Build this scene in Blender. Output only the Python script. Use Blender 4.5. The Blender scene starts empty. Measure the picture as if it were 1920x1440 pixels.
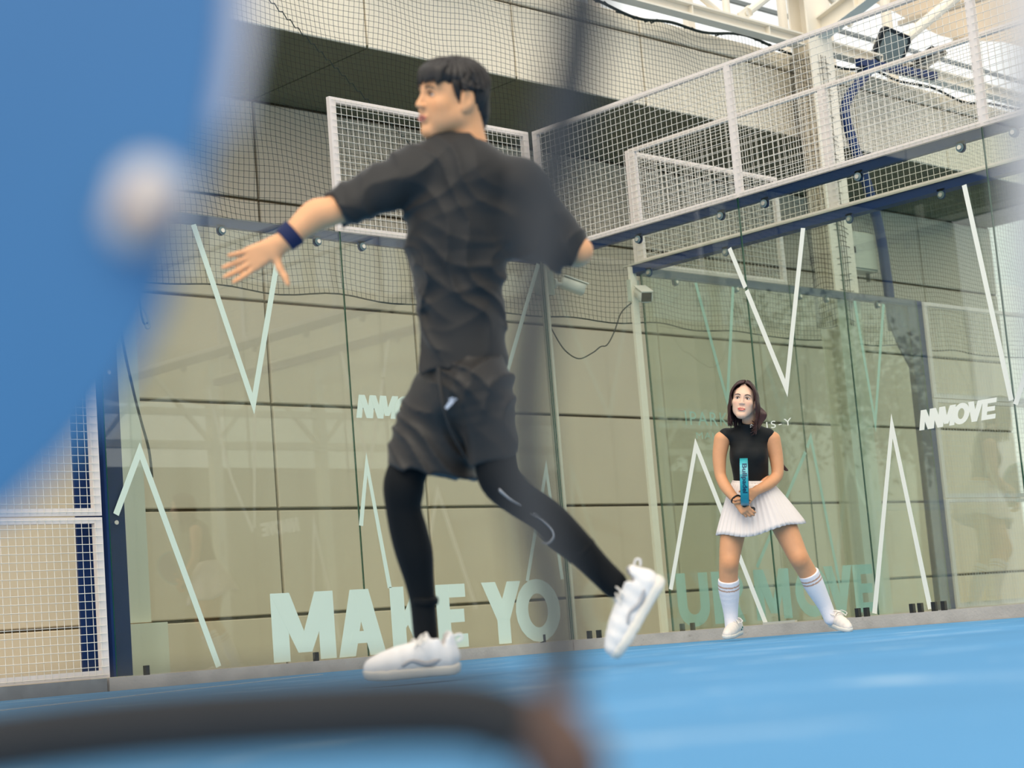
import bpy, bmesh, math, random
import numpy as np
from mathutils import Vector, Matrix
random.seed(7)
SC = bpy.context.scene
COL = SC.collection
# ------------------------------------------------------------------ camera, sky, light, exposure
ZB = 0.0844                      # height of the kerb the glass stands on
GAP = 1.1585                     # gap between the two back-to-back courts
FPX, ROLL, PITCH, YAW = 3495.4, -0.0808, 0.1375, 0.7997
CAM = np.array([-10.2272, -10.0893, 0.012 + ZB])
_f = np.array([math.cos(PITCH)*math.cos(YAW), math.cos(PITCH)*math.sin(YAW), math.sin(PITCH)])
_r0 = np.array([math.sin(YAW), -math.cos(YAW), 0.0]); _u0 = np.cross(_r0, _f)
RT = math.cos(ROLL)*_r0 + math.sin(ROLL)*_u0
UP = -math.sin(ROLL)*_r0 + math.cos(ROLL)*_u0
FW = _f
cd = bpy.data.cameras.new('camera'); cam = bpy.data.objects.new('camera', cd); COL.objects.link(cam)
m = Matrix(((RT[0], UP[0], -FW[0], CAM[0]), (RT[1], UP[1], -FW[1], CAM[1]), (RT[2], UP[2], -FW[2], CAM[2]), (0, 0, 0, 1)))
cam.matrix_world = m
cd.sensor_width = 36.0; cd.lens = FPX/1920*36.0; cd.clip_start = 0.05; cd.clip_end = 300
cd.dof.use_dof = True; cd.dof.focus_distance = 11.6; cd.dof.aperture_fstop = 2.8; cd.dof.aperture_blades = 0
SC.camera = cam
SC.view_settings.view_transform = 'Standard'; SC.view_settings.look = 'None'
SC.view_settings.gamma = 1.0; SC.view_settings.use_curve_mapping = False
SC.view_settings.exposure = 0.17
w = bpy.data.worlds.new('sky'); SC.world = w; w.use_nodes = True
bg = w.node_tree.nodes['Background']; bg.inputs[0].default_value = (1.0, 0.975, 0.925, 1); bg.inputs[1].default_value = 1.12
sl = bpy.data.lights.new('sun', 'SUN'); sl.energy = 1.7; sl.angle = math.radians(50); sl.color = (1.0, 0.90, 0.74)
so = bpy.data.objects.new('sun', sl); COL.objects.link(so)
so.rotation_euler = Vector((0.62, 0.50, -0.78)).to_track_quat('-Z', 'Y').to_euler()
so.location = (-10, -8, 12)
SC.cycles.transparent_max_bounces = 24; SC.cycles.max_bounces = 10; SC.cycles.sample_clamp_indirect = 6.0

def P3(px, py, depth):           # the point seen at a pixel at a given distance along the view
    return CAM + depth*(FW + RT*(px-960)/FPX + UP*(720-py)/FPX)

# ------------------------------------------------------------------ materials
def srgb(c):
    return tuple(((v/255)/12.92 if v/255 <= .04045 else ((v/255+.055)/1.055)**2.4) for v in c)
MATS = {}
def mat(name, col, rough=.6, metal=0.0, noise=0.0, scale=8.0, bump=0.0, bscale=None, stretch=(1, 1, 1), spec=.5, sheen=0.0, sss=0.0, attr=None, coat=0.0, dirt=None):
    if name in MATS: return MATS[name]
    mt = bpy.data.materials.new(name); mt.use_nodes = True; nt = mt.node_tree; n = nt.nodes; L = nt.links
    p = n['Principled BSDF']; p.inputs['Roughness'].default_value = rough; p.inputs['Metallic'].default_value = metal
    p.inputs['Specular IOR Level'].default_value = spec
    if sheen: p.inputs['Sheen Weight'].default_value = sheen; p.inputs['Sheen Roughness'].default_value = .4
    if coat: p.inputs['Coat Weight'].default_value = coat; p.inputs['Coat Roughness'].default_value = .15
    if sss:
        p.inputs['Subsurface Weight'].default_value = sss; p.inputs['Subsurface Radius'].default_value = (.012, .005, .003); p.inputs['Subsurface Scale'].default_value = 1.0
    c = srgb(col); base = None
    tc = n.new('ShaderNodeTexCoord'); mp = n.new('ShaderNodeMapping'); mp.inputs['Scale'].default_value = stretch
    L.new(tc.outputs['Object'], mp.inputs[0])
    if attr:
        at = n.new('ShaderNodeVertexColor'); at.layer_name = attr; base = at.outputs[0]
    if noise:
        nz = n.new('ShaderNodeTexNoise'); nz.inputs['Scale'].default_value = scale; nz.inputs['Detail'].default_value = 6
        L.new(mp.outputs[0], nz.inputs['Vector'])
        cr = n.new('ShaderNodeValToRGB'); cr.color_ramp.elements[0].position = .3; cr.color_ramp.elements[1].position = .7
        lo = 1-noise; hi = 1+noise*.6
        if base is None:
            cr.color_ramp.elements[0].color = (c[0]*lo, c[1]*lo, c[2]*lo, 1); cr.color_ramp.elements[1].color = (min(1, c[0]*hi), min(1, c[1]*hi), min(1, c[2]*hi), 1)
            L.new(nz.outputs[0], cr.inputs[0]); base = cr.outputs[0]
        else:
            cr.color_ramp.elements[0].color = (lo, lo, lo, 1); cr.color_ramp.elements[1].color = (1, 1, 1, 1)
            L.new(nz.outputs[0], cr.inputs[0])
            mx = n.new('ShaderNodeMix'); mx.data_type = 'RGBA'; mx.blend_type = 'MULTIPLY'; mx.inputs[0].default_value = 1
            L.new(base, mx.inputs[6]); L.new(cr.outputs[0], mx.inputs[7]); base = mx.outputs[2]
    if dirt:                     # stains: (colour, scale, threshold)
        nz = n.new('ShaderNodeTexNoise'); nz.inputs['Scale'].default_value = dirt[1]; nz.inputs['Detail'].default_value = 8; nz.inputs['Roughness'].default_value = .65
        L.new(mp.outputs[0], nz.inputs['Vector'])
        cr = n.new('ShaderNodeValToRGB'); cr.color_ramp.elements[0].position = dirt[2]; cr.color_ramp.elements[1].position = dirt[2]+.14
        cr.color_ramp.elements[0].color = (0, 0, 0, 1); cr.color_ramp.elements[1].color = (1, 1, 1, 1); L.new(nz.outputs[0], cr.inputs[0])
        mx = n.new('ShaderNodeMix'); mx.data_type = 'RGBA'; dc = srgb(dirt[0])
        L.new(cr.outputs[0], mx.inputs[0])
        if base is None: mx.inputs[6].default_value = (*c, 1)
        else: L.new(base, mx.inputs[6])
        mx.inputs[7].default_value = (*dc, 1); base = mx.outputs[2]
    if base is None: p.inputs['Base Color'].default_value = (*c, 1)
    else: L.new(base, p.inputs['Base Color'])
    if bump:
        nb = n.new('ShaderNodeTexNoise'); nb.inputs['Scale'].default_value = bscale or scale*4; nb.inputs['Detail'].default_value = 4
        L.new(mp.outputs[0], nb.inputs['Vector'])
        bp = n.new('ShaderNodeBump'); bp.inputs['Strength'].default_value = bump; bp.inputs['Distance'].default_value = .01
        L.new(nb.outputs[0], bp.inputs['Height']); L.new(bp.outputs[0], p.inputs['Normal'])
    MATS[name] = mt; return mt
def glass_mat(name, tint, f0=.045, rough=0.0, edge=None):
    mt = bpy.data.materials.new(name); mt.use_nodes = True; nt = mt.node_tree; n = nt.nodes; L = nt.links
    n.remove(n['Principled BSDF']); out = n['Material Output']
    tr = n.new('ShaderNodeBsdfTransparent'); tr.inputs[0].default_value = (*tint, 1)
    gl = n.new('ShaderNodeBsdfGlossy'); gl.inputs[0].default_value = (.95, 1, .97, 1); gl.inputs['Roughness'].default_value = rough
    lw = n.new('ShaderNodeLayerWeight'); lw.inputs[0].default_value = .5
    pw = n.new('ShaderNodeMath'); pw.operation = 'POWER'; pw.inputs[1].default_value = 5; L.new(lw.outputs['Facing'], pw.inputs[0])
    ma = n.new('ShaderNodeMath'); ma.operation = 'MULTIPLY_ADD'; ma.inputs[1].default_value = 1-f0; ma.inputs[2].default_value = f0; L.new(pw.outputs[0], ma.inputs[0])
    mx = n.new('ShaderNodeMixShader'); L.new(ma.outputs[0], mx.inputs[0]); L.new(tr.outputs[0], mx.inputs[1]); L.new(gl.outputs[0], mx.inputs[2])
    L.new(mx.outputs[0], out.inputs[0]); MATS[name] = mt; return mt
GLASS = glass_mat('tempered_glass', (.905, .936, .906), .068)
GLASS_EDGE = mat('glass_edge', (28, 84, 62), .15, spec=.8)
POLY = glass_mat('polycarbonate', (.93, .97, 1.0), .03, .2)
WHITE = mat('white_powder_coat', (226, 216, 210), .45, noise=.05, scale=3)
WIRE = mat('white_wire', (222, 216, 205), .45)
NAVY = mat('navy_paint', (20, 48, 96), .5, noise=.10, scale=5, spec=.3)
STEELW = mat('cream_steel', (236, 228, 212), .5, noise=.05, scale=2)
ALU = mat('brushed_aluminium', (205, 200, 186), .4, .35, noise=.08, scale=6, stretch=(1, 1, .1))
CONC = mat('kerb_concrete', (182, 174, 166), .85, noise=.16, scale=6, bump=.3, bscale=60, dirt=((120, 108, 92), 9, .62))
CONCD = mat('grey_kerb_steel', (128, 130, 132), .7, noise=.2, scale=7, dirt=((80, 76, 70), 10, .62))
PANEL = mat('wall_panel', (232, 216, 192), .62, noise=.05, scale=1.6, stretch=(1, 1, .35), bump=.05, bscale=25, dirt=((178, 168, 140), 4, .76))
PANELUP = mat('parapet_panel', (250, 240, 219), .6, noise=.05, scale=1.2, stretch=(1, 1, .3))
JOINT = mat('dark_joint', (88, 74, 48), .9)
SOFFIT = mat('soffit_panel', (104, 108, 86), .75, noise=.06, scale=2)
TURF = mat('blue_turf', (90, 150, 198), .92, noise=.10, scale=1.1, bump=.5, bscale=160, spec=.15, dirt=((150, 184, 212), 2.2, .55))
LINEP = mat('line_paint', (196, 208, 216), .85, noise=.1, scale=30)
ASPH = mat('outer_ground', (140, 136, 128), .9, noise=.1, scale=3)
DECALW = mat('white_vinyl', (232, 232, 222), .55)
DECALG = mat('mint_vinyl', (206, 220, 204), .5)
DECALF = mat('faint_vinyl', (172, 206, 190), .5)
NETM = mat('black_net', (26, 30, 26), .9)
ROPE = mat('dark_rope', (34, 46, 42), .9)
BLACKM = mat('black_plastic', (26, 28, 30), .45, noise=.05)
CHROME = mat('bolt_steel', (222, 218, 206), .25, .7)
CABW = mat('camera_white', (222, 220, 210), .4)
LENS = mat('dark_lens', (30, 38, 38), .12, spec=.8)
CABINET = mat('cabinet_enamel', (186, 190, 176), .5, noise=.06, scale=3)
COLGREY = mat('column_plaster', (226, 224, 208), .75, noise=.09, scale=2.5, stretch=(1, 1, .3), dirt=((150, 132, 96), 7, .68))

# ------------------------------------------------------------------ mesh and tree helpers
def link(o, parent=None):
    COL.objects.link(o)
    if parent is not None: o.parent = parent
    return o
def mesh_obj(name, verts, faces, material, parent=None, smooth=False, mats=None, fmat=None):
    me = bpy.data.meshes.new(name); me.from_pydata([tuple(map(float, v)) for v in verts], [], [tuple(map(int, f)) for f in faces])
    for mm in (mats or [material]): me.materials.append(mm)
    if fmat is not None: me.polygons.foreach_set('material_index', np.array(fmat, dtype=np.int32))
    if smooth: me.polygons.foreach_set('use_smooth', [True]*len(me.polygons))
    me.update()
    return link(bpy.data.objects.new(name, me), parent)
def tag(o, label=None, cat=None, group=None, kind=None):
    if label: o['label'] = label
    if cat: o['category'] = cat
    if group: o['group'] = group
    if kind: o['kind'] = kind
    return o
def empty(name, loc, label, cat, group=None):
    o = bpy.data.objects.new(name, None); o.empty_display_size = .1; o.location = tuple(map(float, loc)); link(o)
    return tag(o, label, cat, group)
class MB:
    def __init__(s): s.v = []; s.f = []
    def box(s, lo, hi):
        b = len(s.v); x0, y0, z0 = lo; x1, y1, z1 = hi
        s.v += [(x0, y0, z0), (x1, y0, z0), (x1, y1, z0), (x0, y1, z0), (x0, y0, z1), (x1, y0, z1), (x1, y1, z1), (x0, y1, z1)]
        s.f += [tuple(b+i for i in q) for q in ((0, 3, 2, 1), (4, 5, 6, 7), (0, 1, 5, 4), (1, 2, 6, 5), (2, 3, 7, 6), (3, 0, 4, 7))]; return s
    def bar(s, a, b, w, h, upv=(0, 0, 1)):      # rectangular bar between two points
        a = np.array(a, float); b = np.array(b, float); d = b-a; d /= np.linalg.norm(d)
        sd = np.cross(d, upv); 
        if np.linalg.norm(sd) < 1e-4: sd = np.cross(d, (1, 0, 0))
        sd /= np.linalg.norm(sd); u = np.cross(sd, d); i = len(s.v)
        for p in (a, b):
            for c1, c2 in ((-1, -1), (1, -1), (1, 1), (-1, 1)): s.v.append(tuple(p+sd*c1*w/2+u*c2*h/2))
        s.f += [tuple(i+k for k in q) for q in ((0, 1, 2, 3), (7, 6, 5, 4), (0, 4, 5, 1), (1, 5, 6, 2), (2, 6, 7, 3), (3, 7, 4, 0))]; return s
    def tube(s, pts, r, n=8, caps=True, r1=None):
        pts = [np.array(p, float) for p in pts]; i0 = len(s.v); m_ = len(pts); prev = None
        for k, p in enumerate(pts):
            t = pts[min(k+1, m_-1)]-pts[max(k-1, 0)]; t /= (np.linalg.norm(t)+1e-12)
            if prev is None:
                ref = np.array((0, 0, 1.)) if abs(t[2]) < .9 else np.array((1., 0, 0)); a = np.cross(t, ref)
            else: a = prev-t*np.dot(prev, t)
            a /= (np.linalg.norm(a)+1e-12); prev = a; b = np.cross(t, a)
            rr = r[k] if isinstance(r, (list, tuple, np.ndarray)) else (r if r1 is None else r+(r1-r)*k/(m_-1))
            for j in range(n):
                th = 2*math.pi*j/n; s.v.append(tuple(p+rr*(math.cos(th)*a+math.sin(th)*b)))
        for k in range(m_-1):
            for j in range(n):
                a_ = i0+k*n+j; b_ = i0+k*n+(j+1) % n; s.f.append((a_, b_, b_+n, a_+n))
        if caps: s.f.append(tuple(i0+j for j in range(n))[::-1]); s.f.append(tuple(i0+(m_-1)*n+j for j in range(n)))
        return s
    def poly(s, pts, off):                       # extruded planar polygon
        i = len(s.v); n = len(pts); o = np.array(off, float)
        s.v += [tuple(map(float, p)) for p in pts]+[tuple(np.array(p, float)+o) for p in pts]
        s.f.append(tuple(range(i, i+n))); s.f.append(tuple(range(i+2*n-1, i+n-1, -1)))
        for k in range(n): s.f.append((i+k, i+n+k, i+n+(k+1) % n, i+(k+1) % n))
        return s
    def build(s, name, material, parent=None, smooth=False, origin=None):
        v = s.v
        if origin is not None: v = [(a[0]-origin[0], a[1]-origin[1], a[2]-origin[2]) for a in v]
        me = bpy.data.meshes.new(name); me.from_pydata(v, [], s.f); me.materials.append(material)
        bm = bmesh.new(); bm.from_mesh(me); bmesh.ops.recalc_face_normals(bm, faces=bm.faces); bm.to_mesh(me); bm.free()
        if smooth: me.polygons.foreach_set('use_smooth', [True]*len(me.polygons))
        me.update(); return link(bpy.data.objects.new(name, me), parent)
def spline(pts, n=8):
    pts = [np.array(p, float) for p in pts]; out = []
    for i in range(len(pts)-1):
        p0 = pts[max(i-1, 0)]; p1 = pts[i]; p2 = pts[i+1]; p3 = pts[min(i+2, len(pts)-1)]
        for k in range(n):
            t = k/n; out.append(.5*((2*p1)+(-p0+p2)*t+(2*p0-5*p1+4*p2-p3)*t*t+(-p0+3*p1-3*p2+p3)*t**3))
    out.append(pts[-1]); return out
def disc_mb(c, axis, r, depth, n=14, mb=None):
    axis = np.array(axis, float); axis /= np.linalg.norm(axis); c = np.array(c, float)
    return (mb or MB()).tube([c, c+axis*depth], r, n)
# ------------------------------------------------------------------ ground and kerbs
tag(MB().box((-40, -40, -.2), (-.04, -.04, 0)).build('floor', TURF), 'bright blue artificial turf of the padel court', 'floor', kind='structure')
tag(MB().box((GAP+.16, -40, -.2), (30, -.04, 0)).build('floor', TURF), 'blue turf of the second court behind the glass', 'floor', kind='structure')
tag(MB().box((-40, .14, -.2), (40, 12, .02)).build('floor', ASPH), 'strip of grey ground between the glass wall and the building', 'floor', kind='structure')
k1 = MB().box((-4.08, -.04, -.1), (-.04, .14, ZB-.004)); tag(k1.build('trim_1', CONC), 'weathered concrete kerb under the left glass wall', 'kerb', kind='structure')
tag(MB().box((-.035, -20, -.1), (GAP+.16, -.04, ZB-.004)).build('trim_2', CONC), 'weathered concrete kerb between the two courts behind the woman', 'kerb', kind='structure')
tag(MB().box((-.035, -.035, -.1), (8.0, .14, ZB-.006)).build('trim_3', CONC), 'concrete kerb under the glass wall of the second court', 'kerb', kind='structure')
tag(MB().box((-9, -.045, -.1), (-4.1, .13, ZB-.004)).build('trim_4', CONCD), 'dull grey kerb under the white mesh fence at left', 'kerb', kind='structure')
ml = MB(); ml.bar((-8.2, -4.62, .001), (-3.4, -1.25, .001), .035, .004); tag(ml.build('court_line', LINEP), 'thin white line crossing the blue turf at lower left', 'line')
# ------------------------------------------------------------------ building behind the left wall
BY, PW, PH = 2.0, 1.6, .85                       # wall plane, panel width and height
XJ = [-1.2+PW*i for i in range(-5, 8)]
SOF = ZB+4.63
wb = MB().box((XJ[0], BY+.03, -.1), (XJ[-1], BY+.35, SOF+.9)).build('wall_back', JOINT); tag(wb, 'beige panel-clad building wall behind the courts', 'wall', kind='structure')
pm = None
rows = [(-.02, ZB+.375-.0)]+[(ZB+.375+PH*i, ZB+.375+PH*(i+1)) for i in range(5)]
pcache = {}
def panel_piece(name, x0, x1, z0, z1, y0, y1, material, parent, g=.012):
    key = (name, round(x1-x0, 3), round(z1-z0, 3), round(y1-y0, 3))
    if key not in pcache:
        mb = MB(); wx = x1-x0-2*g; wz = z1-z0-2*g; b = .008
        mb.box((0, b, 0), (wx, y1-y0, wz)); i = len(mb.v)
        mb.v += [(b, 0, b), (wx-b, 0, b), (wx-b, 0, wz-b), (b, 0, wz-b), (0, b, 0), (wx, b, 0), (wx, b, wz), (0, b, wz)]
        mb.f += [(i, i+1, i+2, i+3), (i+4, i+5, i+1, i), (i+5, i+6, i+2, i+1), (i+6, i+7, i+3, i+2), (i+7, i+4, i, i+3)]
        o = mb.build(name, material, parent); pcache[key] = o.data
    else:
        o = link(bpy.data.objects.new(name, pcache[key]), parent)
    o.location = (x0+g, y0, z0+g); return o
for i in range(len(XJ)-1):
    for (z0, z1) in rows:
        panel_piece('wall_panel', XJ[i], XJ[i+1], z0, min(z1, SOF+.02), BY, BY+.05, PANEL, wb)
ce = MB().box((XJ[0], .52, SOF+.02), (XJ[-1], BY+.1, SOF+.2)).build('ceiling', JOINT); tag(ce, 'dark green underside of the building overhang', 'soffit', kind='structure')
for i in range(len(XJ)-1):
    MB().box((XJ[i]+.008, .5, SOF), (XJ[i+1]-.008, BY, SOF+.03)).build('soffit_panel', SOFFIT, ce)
wu = MB().box((XJ[0], .53, SOF+.03), (XJ[-1], BY+.3, ZB+5.44)).build('wall_upper', JOINT); tag(wu, 'pale panel-clad parapet above the overhang', 'wall', kind='structure')
for i in range(len(XJ)-1):
    panel_piece('parapet_panel', XJ[i], XJ[i+1], SOF-.005, ZB+5.29, .49, .55, PANELUP, wu, .010)
    panel_piece('parapet_cap', XJ[i], XJ[i+1], ZB+5.295, ZB+5.475, .49, .55, PANELUP, wu, .010)
# concrete column seen through the left glass
cc = empty('concrete_column', (-3.2, 1.0, .02), 'pale plastered column on a wider base seen through the left glass', 'column')
MB().box((-.21, -.14, .40), (.02, .2, 4.64)).build('shaft', COLGREY, cc); MB().box((-.24, -.2, 0), (.11, .24, .405)).build('base', COLGREY, cc)
MB().box((-.215, -.145, .395), (.026, .2, .412)).build('rust_seam', mat('rusty_seam', (150, 118, 76), .9, noise=.4, scale=30), cc)
# ------------------------------------------------------------------ safety net hung in front of the building
nt_ = empty('safety_net', (2, .4, ZB+2.6), 'black safety net hanging in front of the beige building wall', 'net')
def net_mesh():
    c = .045; xs = np.arange(-5.0, 8.4, c); zs = np.arange(ZB+2.615, ZB+5.48, c)
    X, Z = np.meshgrid(xs, zs, indexing='ij')
    sag = .035*np.sin(X*2.1+.8)*np.sin((Z-ZB-2.6)*1.15)+.02*np.sin(X*5.3+Z*1.7)
    Y = .405+.028*np.sin(X*1.7+.6*Z)+.018*np.sin(X*4.1-.9*Z+1)
    Xd = X+.018*np.sin(Z*3.1+X*2.2)+.010*np.sin(Z*9+X*5)+.03*np.sin(Z*1.3+X*.7)
    Zd = Z+sag*.55+.008*np.sin(X*7+Z*3); Zd[:, -1] = Z[:, -1]+.035*np.sin(xs*2.4)+.02*np.sin(xs*6)
    V = np.stack([Xd, Y, Zd], -1); n1, n2 = X.shape; r = .0017; vs = []; fs = []
    def strips(A, off1):
        nn, mm = A.shape[0], A.shape[1]
        base = sum(len(q) for q in vs)
        ring = np.array([[1., 0.], [-.5, .87], [-.5, -.87]])*r
        T = np.zeros((nn, mm, 3, 3))
        for k in range(3):
            T[:, :, k, :] = A; T[:, :, k, off1] += ring[k, 0]; T[:, :, k, 1] += ring[k, 1]
        vs.append(T.reshape(-1, 3))
        a = (np.arange(nn)[:, None]*mm+np.arange(mm-1)[None, :]).ravel()*3+base
        for k in range(3):
            k2 = (k+1) % 3; fs.append(np.stack([a+k, a+k2, a+3+k2, a+3+k], 1))
    strips(V, 0); strips(V.transpose(1, 0, 2), 2)
    return np.concatenate(vs), np.concatenate(fs), V
nv, nf, NV = net_mesh()
def big_mesh(name, v, f, material, parent, smooth=False):
    me = bpy.data.meshes.new(name); me.vertices.add(len(v)); me.vertices.foreach_set('co', np.asarray(v, np.float32).ravel())
    k = f.shape[1]; me.loops.add(f.size); me.loops.foreach_set('vertex_index', f.ravel().astype(np.int32)); me.polygons.add(len(f))
    me.polygons.foreach_set('loop_start', np.arange(0, f.size, k, dtype=np.int32)); me.polygons.foreach_set('loop_total', np.full(len(f), k, np.int32))
    if smooth: me.polygons.foreach_set('use_smooth', np.ones(len(f), bool))
    me.materials.append(material); me.update(calc_edges=True); me.validate(); return link(bpy.data.objects.new(name, me), parent)
no = big_mesh('netting', nv-np.array(nt_.location), nf, NETM, nt_); tag(no, 'fine black knotted netting', kind='stuff')
rb = MB().tube(list(NV[::3, 0]), .006, 5); rb.build('bottom_rope', ROPE, nt_, origin=nt_.location)
rt_ = MB(); tp = NV[::2, -1]; rt_.tube(list(tp), .014, 5); 
for i in range(0, len(tp)-3, 1):
    j = tp[i]+np.array([random.uniform(-.03, .03), -.01, random.uniform(-.03, .01)]); rt_.tube([tp[i], j, tp[i+1]], .007, 4)
rt_.build('top_rope', ROPE, nt_, origin=nt_.location)
sm = MB(); pts = []
for i in range(36):
    t = i/35; p = np.array([-3.05+t*2.4, .33, ZB+5.35-t*1.75]); pts.append(p); pts.append(p+np.array([.03, 0, .005]))
sm.tube(pts, .0055, 4); sm.build('seam_lacing', ROPE, nt_, origin=nt_.location)
# ------------------------------------------------------------------ glass courts
FB, FD = .05, .035                              # mesh frame bar width and depth
def frame_axes(axis):                            # map (s, n, z) to world: s along the wall, n outward from court 1
    if axis == 'x': return lambda s, n, z: (s, n, z)
    return lambda s, n, z: (n, -s, z)
def wbox(T, s0, s1, n0, n1, z0, z1, mb=None):
    a = T(s0, n0, z0); b = T(s1, n1, z1); mb = mb or MB()
    return mb.box(tuple(min(p, q) for p, q in zip(a, b)), tuple(max(p, q) for p, q in zip(a, b)))
def mesh_panel(T, s0, s1, n, z0, z1, label, mid=None, fb=FB, sp=.05, group='white welded mesh panels', fl=None, fr=None):
    fl = fl or fb; fr = fr or fb
    o = empty('mesh_panel', T((s0+s1)/2, n, z0), label, 'fence panel', group); og = o.location
    def B(*a): wbox(T, *a).build('frame_bar', WHITE, o, origin=og)
    B(s0, s0+fl, n, n+FD, z0, z1); B(s1-fr, s1, n, n+FD, z0, z1)
    B(s0+fl, s1-fr, n, n+FD, z0, z0+fb*.85); B(s0+fl, s1-fr, n, n+FD, z1-fb*.68, z1)
    g = MB(); r = .0022; nn = n-.004
    k = int((s1-s0)/sp); st = (s1-s0-sp*k)/2
    for i in range(k+1):
        s = s0+st+i*sp; 
        if s0+.01 < s < s1-.01: g.tube([T(s, nn, z0+.012), T(s, nn, z1-.006)], r, 4, False)
    k = int((z1-z0)/sp); st = (z1-z0-sp*k)/2
    for i in range(k+1):
        z = z0+st+i*sp
        if z0+.01 < z < z1-.01: g.tube([T(s0+.012, nn-.005, z), T(s1-.012, nn-.005, z)], r, 4, False)
    tag(g.build('wire_grid', WIRE, o, origin=og), kind='stuff'); return o
def glass_panel(T, s0, s1, n, label, clips=(), group='clear tempered glass panels'):
    o = empty('glass_panel', T((s0+s1)/2, n, ZB), label, 'glass panel', group); og = o.location
    e = .003
    pn = wbox(T, s0+e, s1-e, n, n+.012, ZB, ZB+3).build('pane', GLASS, o, origin=og)
    pn.data.materials.append(GLASS_EDGE)
    for p in pn.data.polygons:                   # the four cut edges show the dark green of the glass
        nv_ = p.normal; ax = 1 if T(0, 1, 0)[1] else 0
        if abs(nv_[ax]) < .5: p.material_index = 1
    for s in clips:
        wbox(T, s-.013, s+.013, n-.004, n+.03, ZB-.004, ZB+.055).build('foot_clip', BLACKM, o, origin=og)
    return o
def stripe(o, T, n, pts, w, material):           # a zigzag stripe of vinyl, mitred at its corners
    pts = [np.array(p, float) for p in pts]; L_, R_ = [], []
    for i, p in enumerate(pts):
        d1 = (pts[i]-pts[i-1]) if i else (pts[1]-pts[0]); d2 = (pts[i+1]-pts[i]) if i < len(pts)-1 else d1
        d1 = d1/np.linalg.norm(d1); d2 = d2/np.linalg.norm(d2)
        n1 = np.array([-d1[1], d1[0]]); n2 = np.array([-d2[1], d2[0]]); mm = n1+n2
        if np.linalg.norm(mm) < .2: mm = n1
        mm /= np.linalg.norm(mm); k = min(1/max(.12, float(mm@n1)), 4.5); L_.append(p+mm*w/2*k); R_.append(p-mm*w/2*k)
    mb = MB(); i0 = 0
    for i in range(len(pts)-1):
        q = [L_[i], L_[i+1], R_[i+1], R_[i]]; off = np.array(T(0, -.0012, 0))
        mb.poly([T(a[0], n-.0003*i, a[1]) for a in q], off)
    return mb.build('zigzag_stripe', material, o, origin=o.location)
# block letters: convex strokes on a unit-height cell
def ring(cx, cz, rx, rz, w, a0=0, a1=360, n=20):
    out = []
    for i in range(n):
        t0 = math.radians(a0+(a1-a0)*i/n); t1 = math.radians(a0+(a1-a0)*(i+1)/n)
        out.append([(cx+rx*math.cos(t0), cz+rz*math.sin(t0)), (cx+rx*math.cos(t1), cz+rz*math.sin(t1)), (cx+(rx-w)*math.cos(t1), cz+(rz-w*.85)*math.sin(t1)), (cx+(rx-w)*math.cos(t0), cz+(rz-w*.85)*math.sin(t0))])
    return out
def glyph(ch, W, t):
    q = lambda *p: list(p); S = lambda x0, x1: q((x0, 0), (x1, 0), (x1, 1), (x0, 1))
    if ch == 'M':
        return [S(0, t), S(W-t, W), q((0, 1), (t*1.15, 1), (W/2+t*.42, .12), (W/2-t*.42, .12)), q((W-t*1.15, 1), (W, 1), (W/2+t*.42, .12), (W/2-t*.42, .12))]
    if ch == 'N': return [S(0, t), S(W-t, W), q((0, 1), (t*1.1, 1), (W, 0), (W-t*1.1, 0))]
    if ch == 'A': return [q((0, 0), (t*1.05, 0), (W/2+t*.45, 1), (W/2-t*.6, 1)), q((W-t*1.05, 0), (W, 0), (W/2+t*.6, 1), (W/2-t*.45, 1)), q((W*.24, .19), (W*.76, .19), (W*.70, .19+t*.6), (W*.30, .19+t*.6))]
    if ch == 'K': return [S(0, t), q((t, .36), (t, .62), (W-t*1.15, 1), (W, 1)), q((t*.9, .56), (t*1.6, .72), (W, 0), (W-t*1.15, 0))]
    if ch == 'E': return [S(0, t), q((t, 0), (W, 0), (W, t*.75), (t, t*.75)), q((t, .5-t*.37), (W*.92, .5-t*.37), (W*.92, .5+t*.37), (t, .5+t*.37)), q((t, 1-t*.75), (W, 1-t*.75), (W, 1), (t, 1))]
    if ch == 'Y': return [q((W/2-t/2, 0), (W/2+t/2, 0), (W/2+t/2, .48), (W/2-t/2, .48)), q((0, 1), (t*1.1, 1), (W/2+t/2, .42), (W/2-t/2, .38)), q((W-t*1.1, 1), (W, 1), (W/2+t/2, .38), (W/2-t/2, .42))]
    if ch == 'V': return [q((0, 1), (t*1.1, 1), (W/2+t*.5, 0), (W/2-t*.5, 0)), q((W-t*1.1, 1), (W, 1), (W/2+t*.5, 0), (W/2-t*.5, 0))]
    if ch == 'O': return ring(W/2, .5, W/2, .52, t)
    if ch == 'U': return [q((0, .36), (t, .36), (t, 1), (0, 1)), q((W-t, .36), (W, .36), (W, 1), (W-t, 1))]+ring(W/2, .37, W/2, .39, t, 180, 360, 12)
    if ch == 'R': return [S(0, t), q((t, 1-t*.75), (W*.5, 1-t*.75), (W*.5, 1), (t, 1)), q((t, .40), (W*.5, .40), (W*.5, .40+t*.75), (t, .40+t*.75)), q((W*.42, .44), (W*.42+t*1.1, .44), (W, 0), (W-t*1.15, 0))]+ring(W*.5, .70, W*.5, .30, t*.95, -90, 90, 10)
    return []
def letter(o, T, n, ch, s0, s1, z0, h, t, material, shear=0.0, shear_z=0.0, name='letter'):
    W = (s1-s0)/h; mb = MB()
    for i_, pl in enumerate(glyph(ch, W, t)):
        mb.poly([T(s0+(a+shear*b)*h, n-.0003*(i_ if len(pl) and i_ < 5 else 5), z0+b*h+shear_z*(a*h)) for a, b in pl], np.array(T(0, -.001, 0)))
    return mb.build(name, material, o, origin=o.location)
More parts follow.
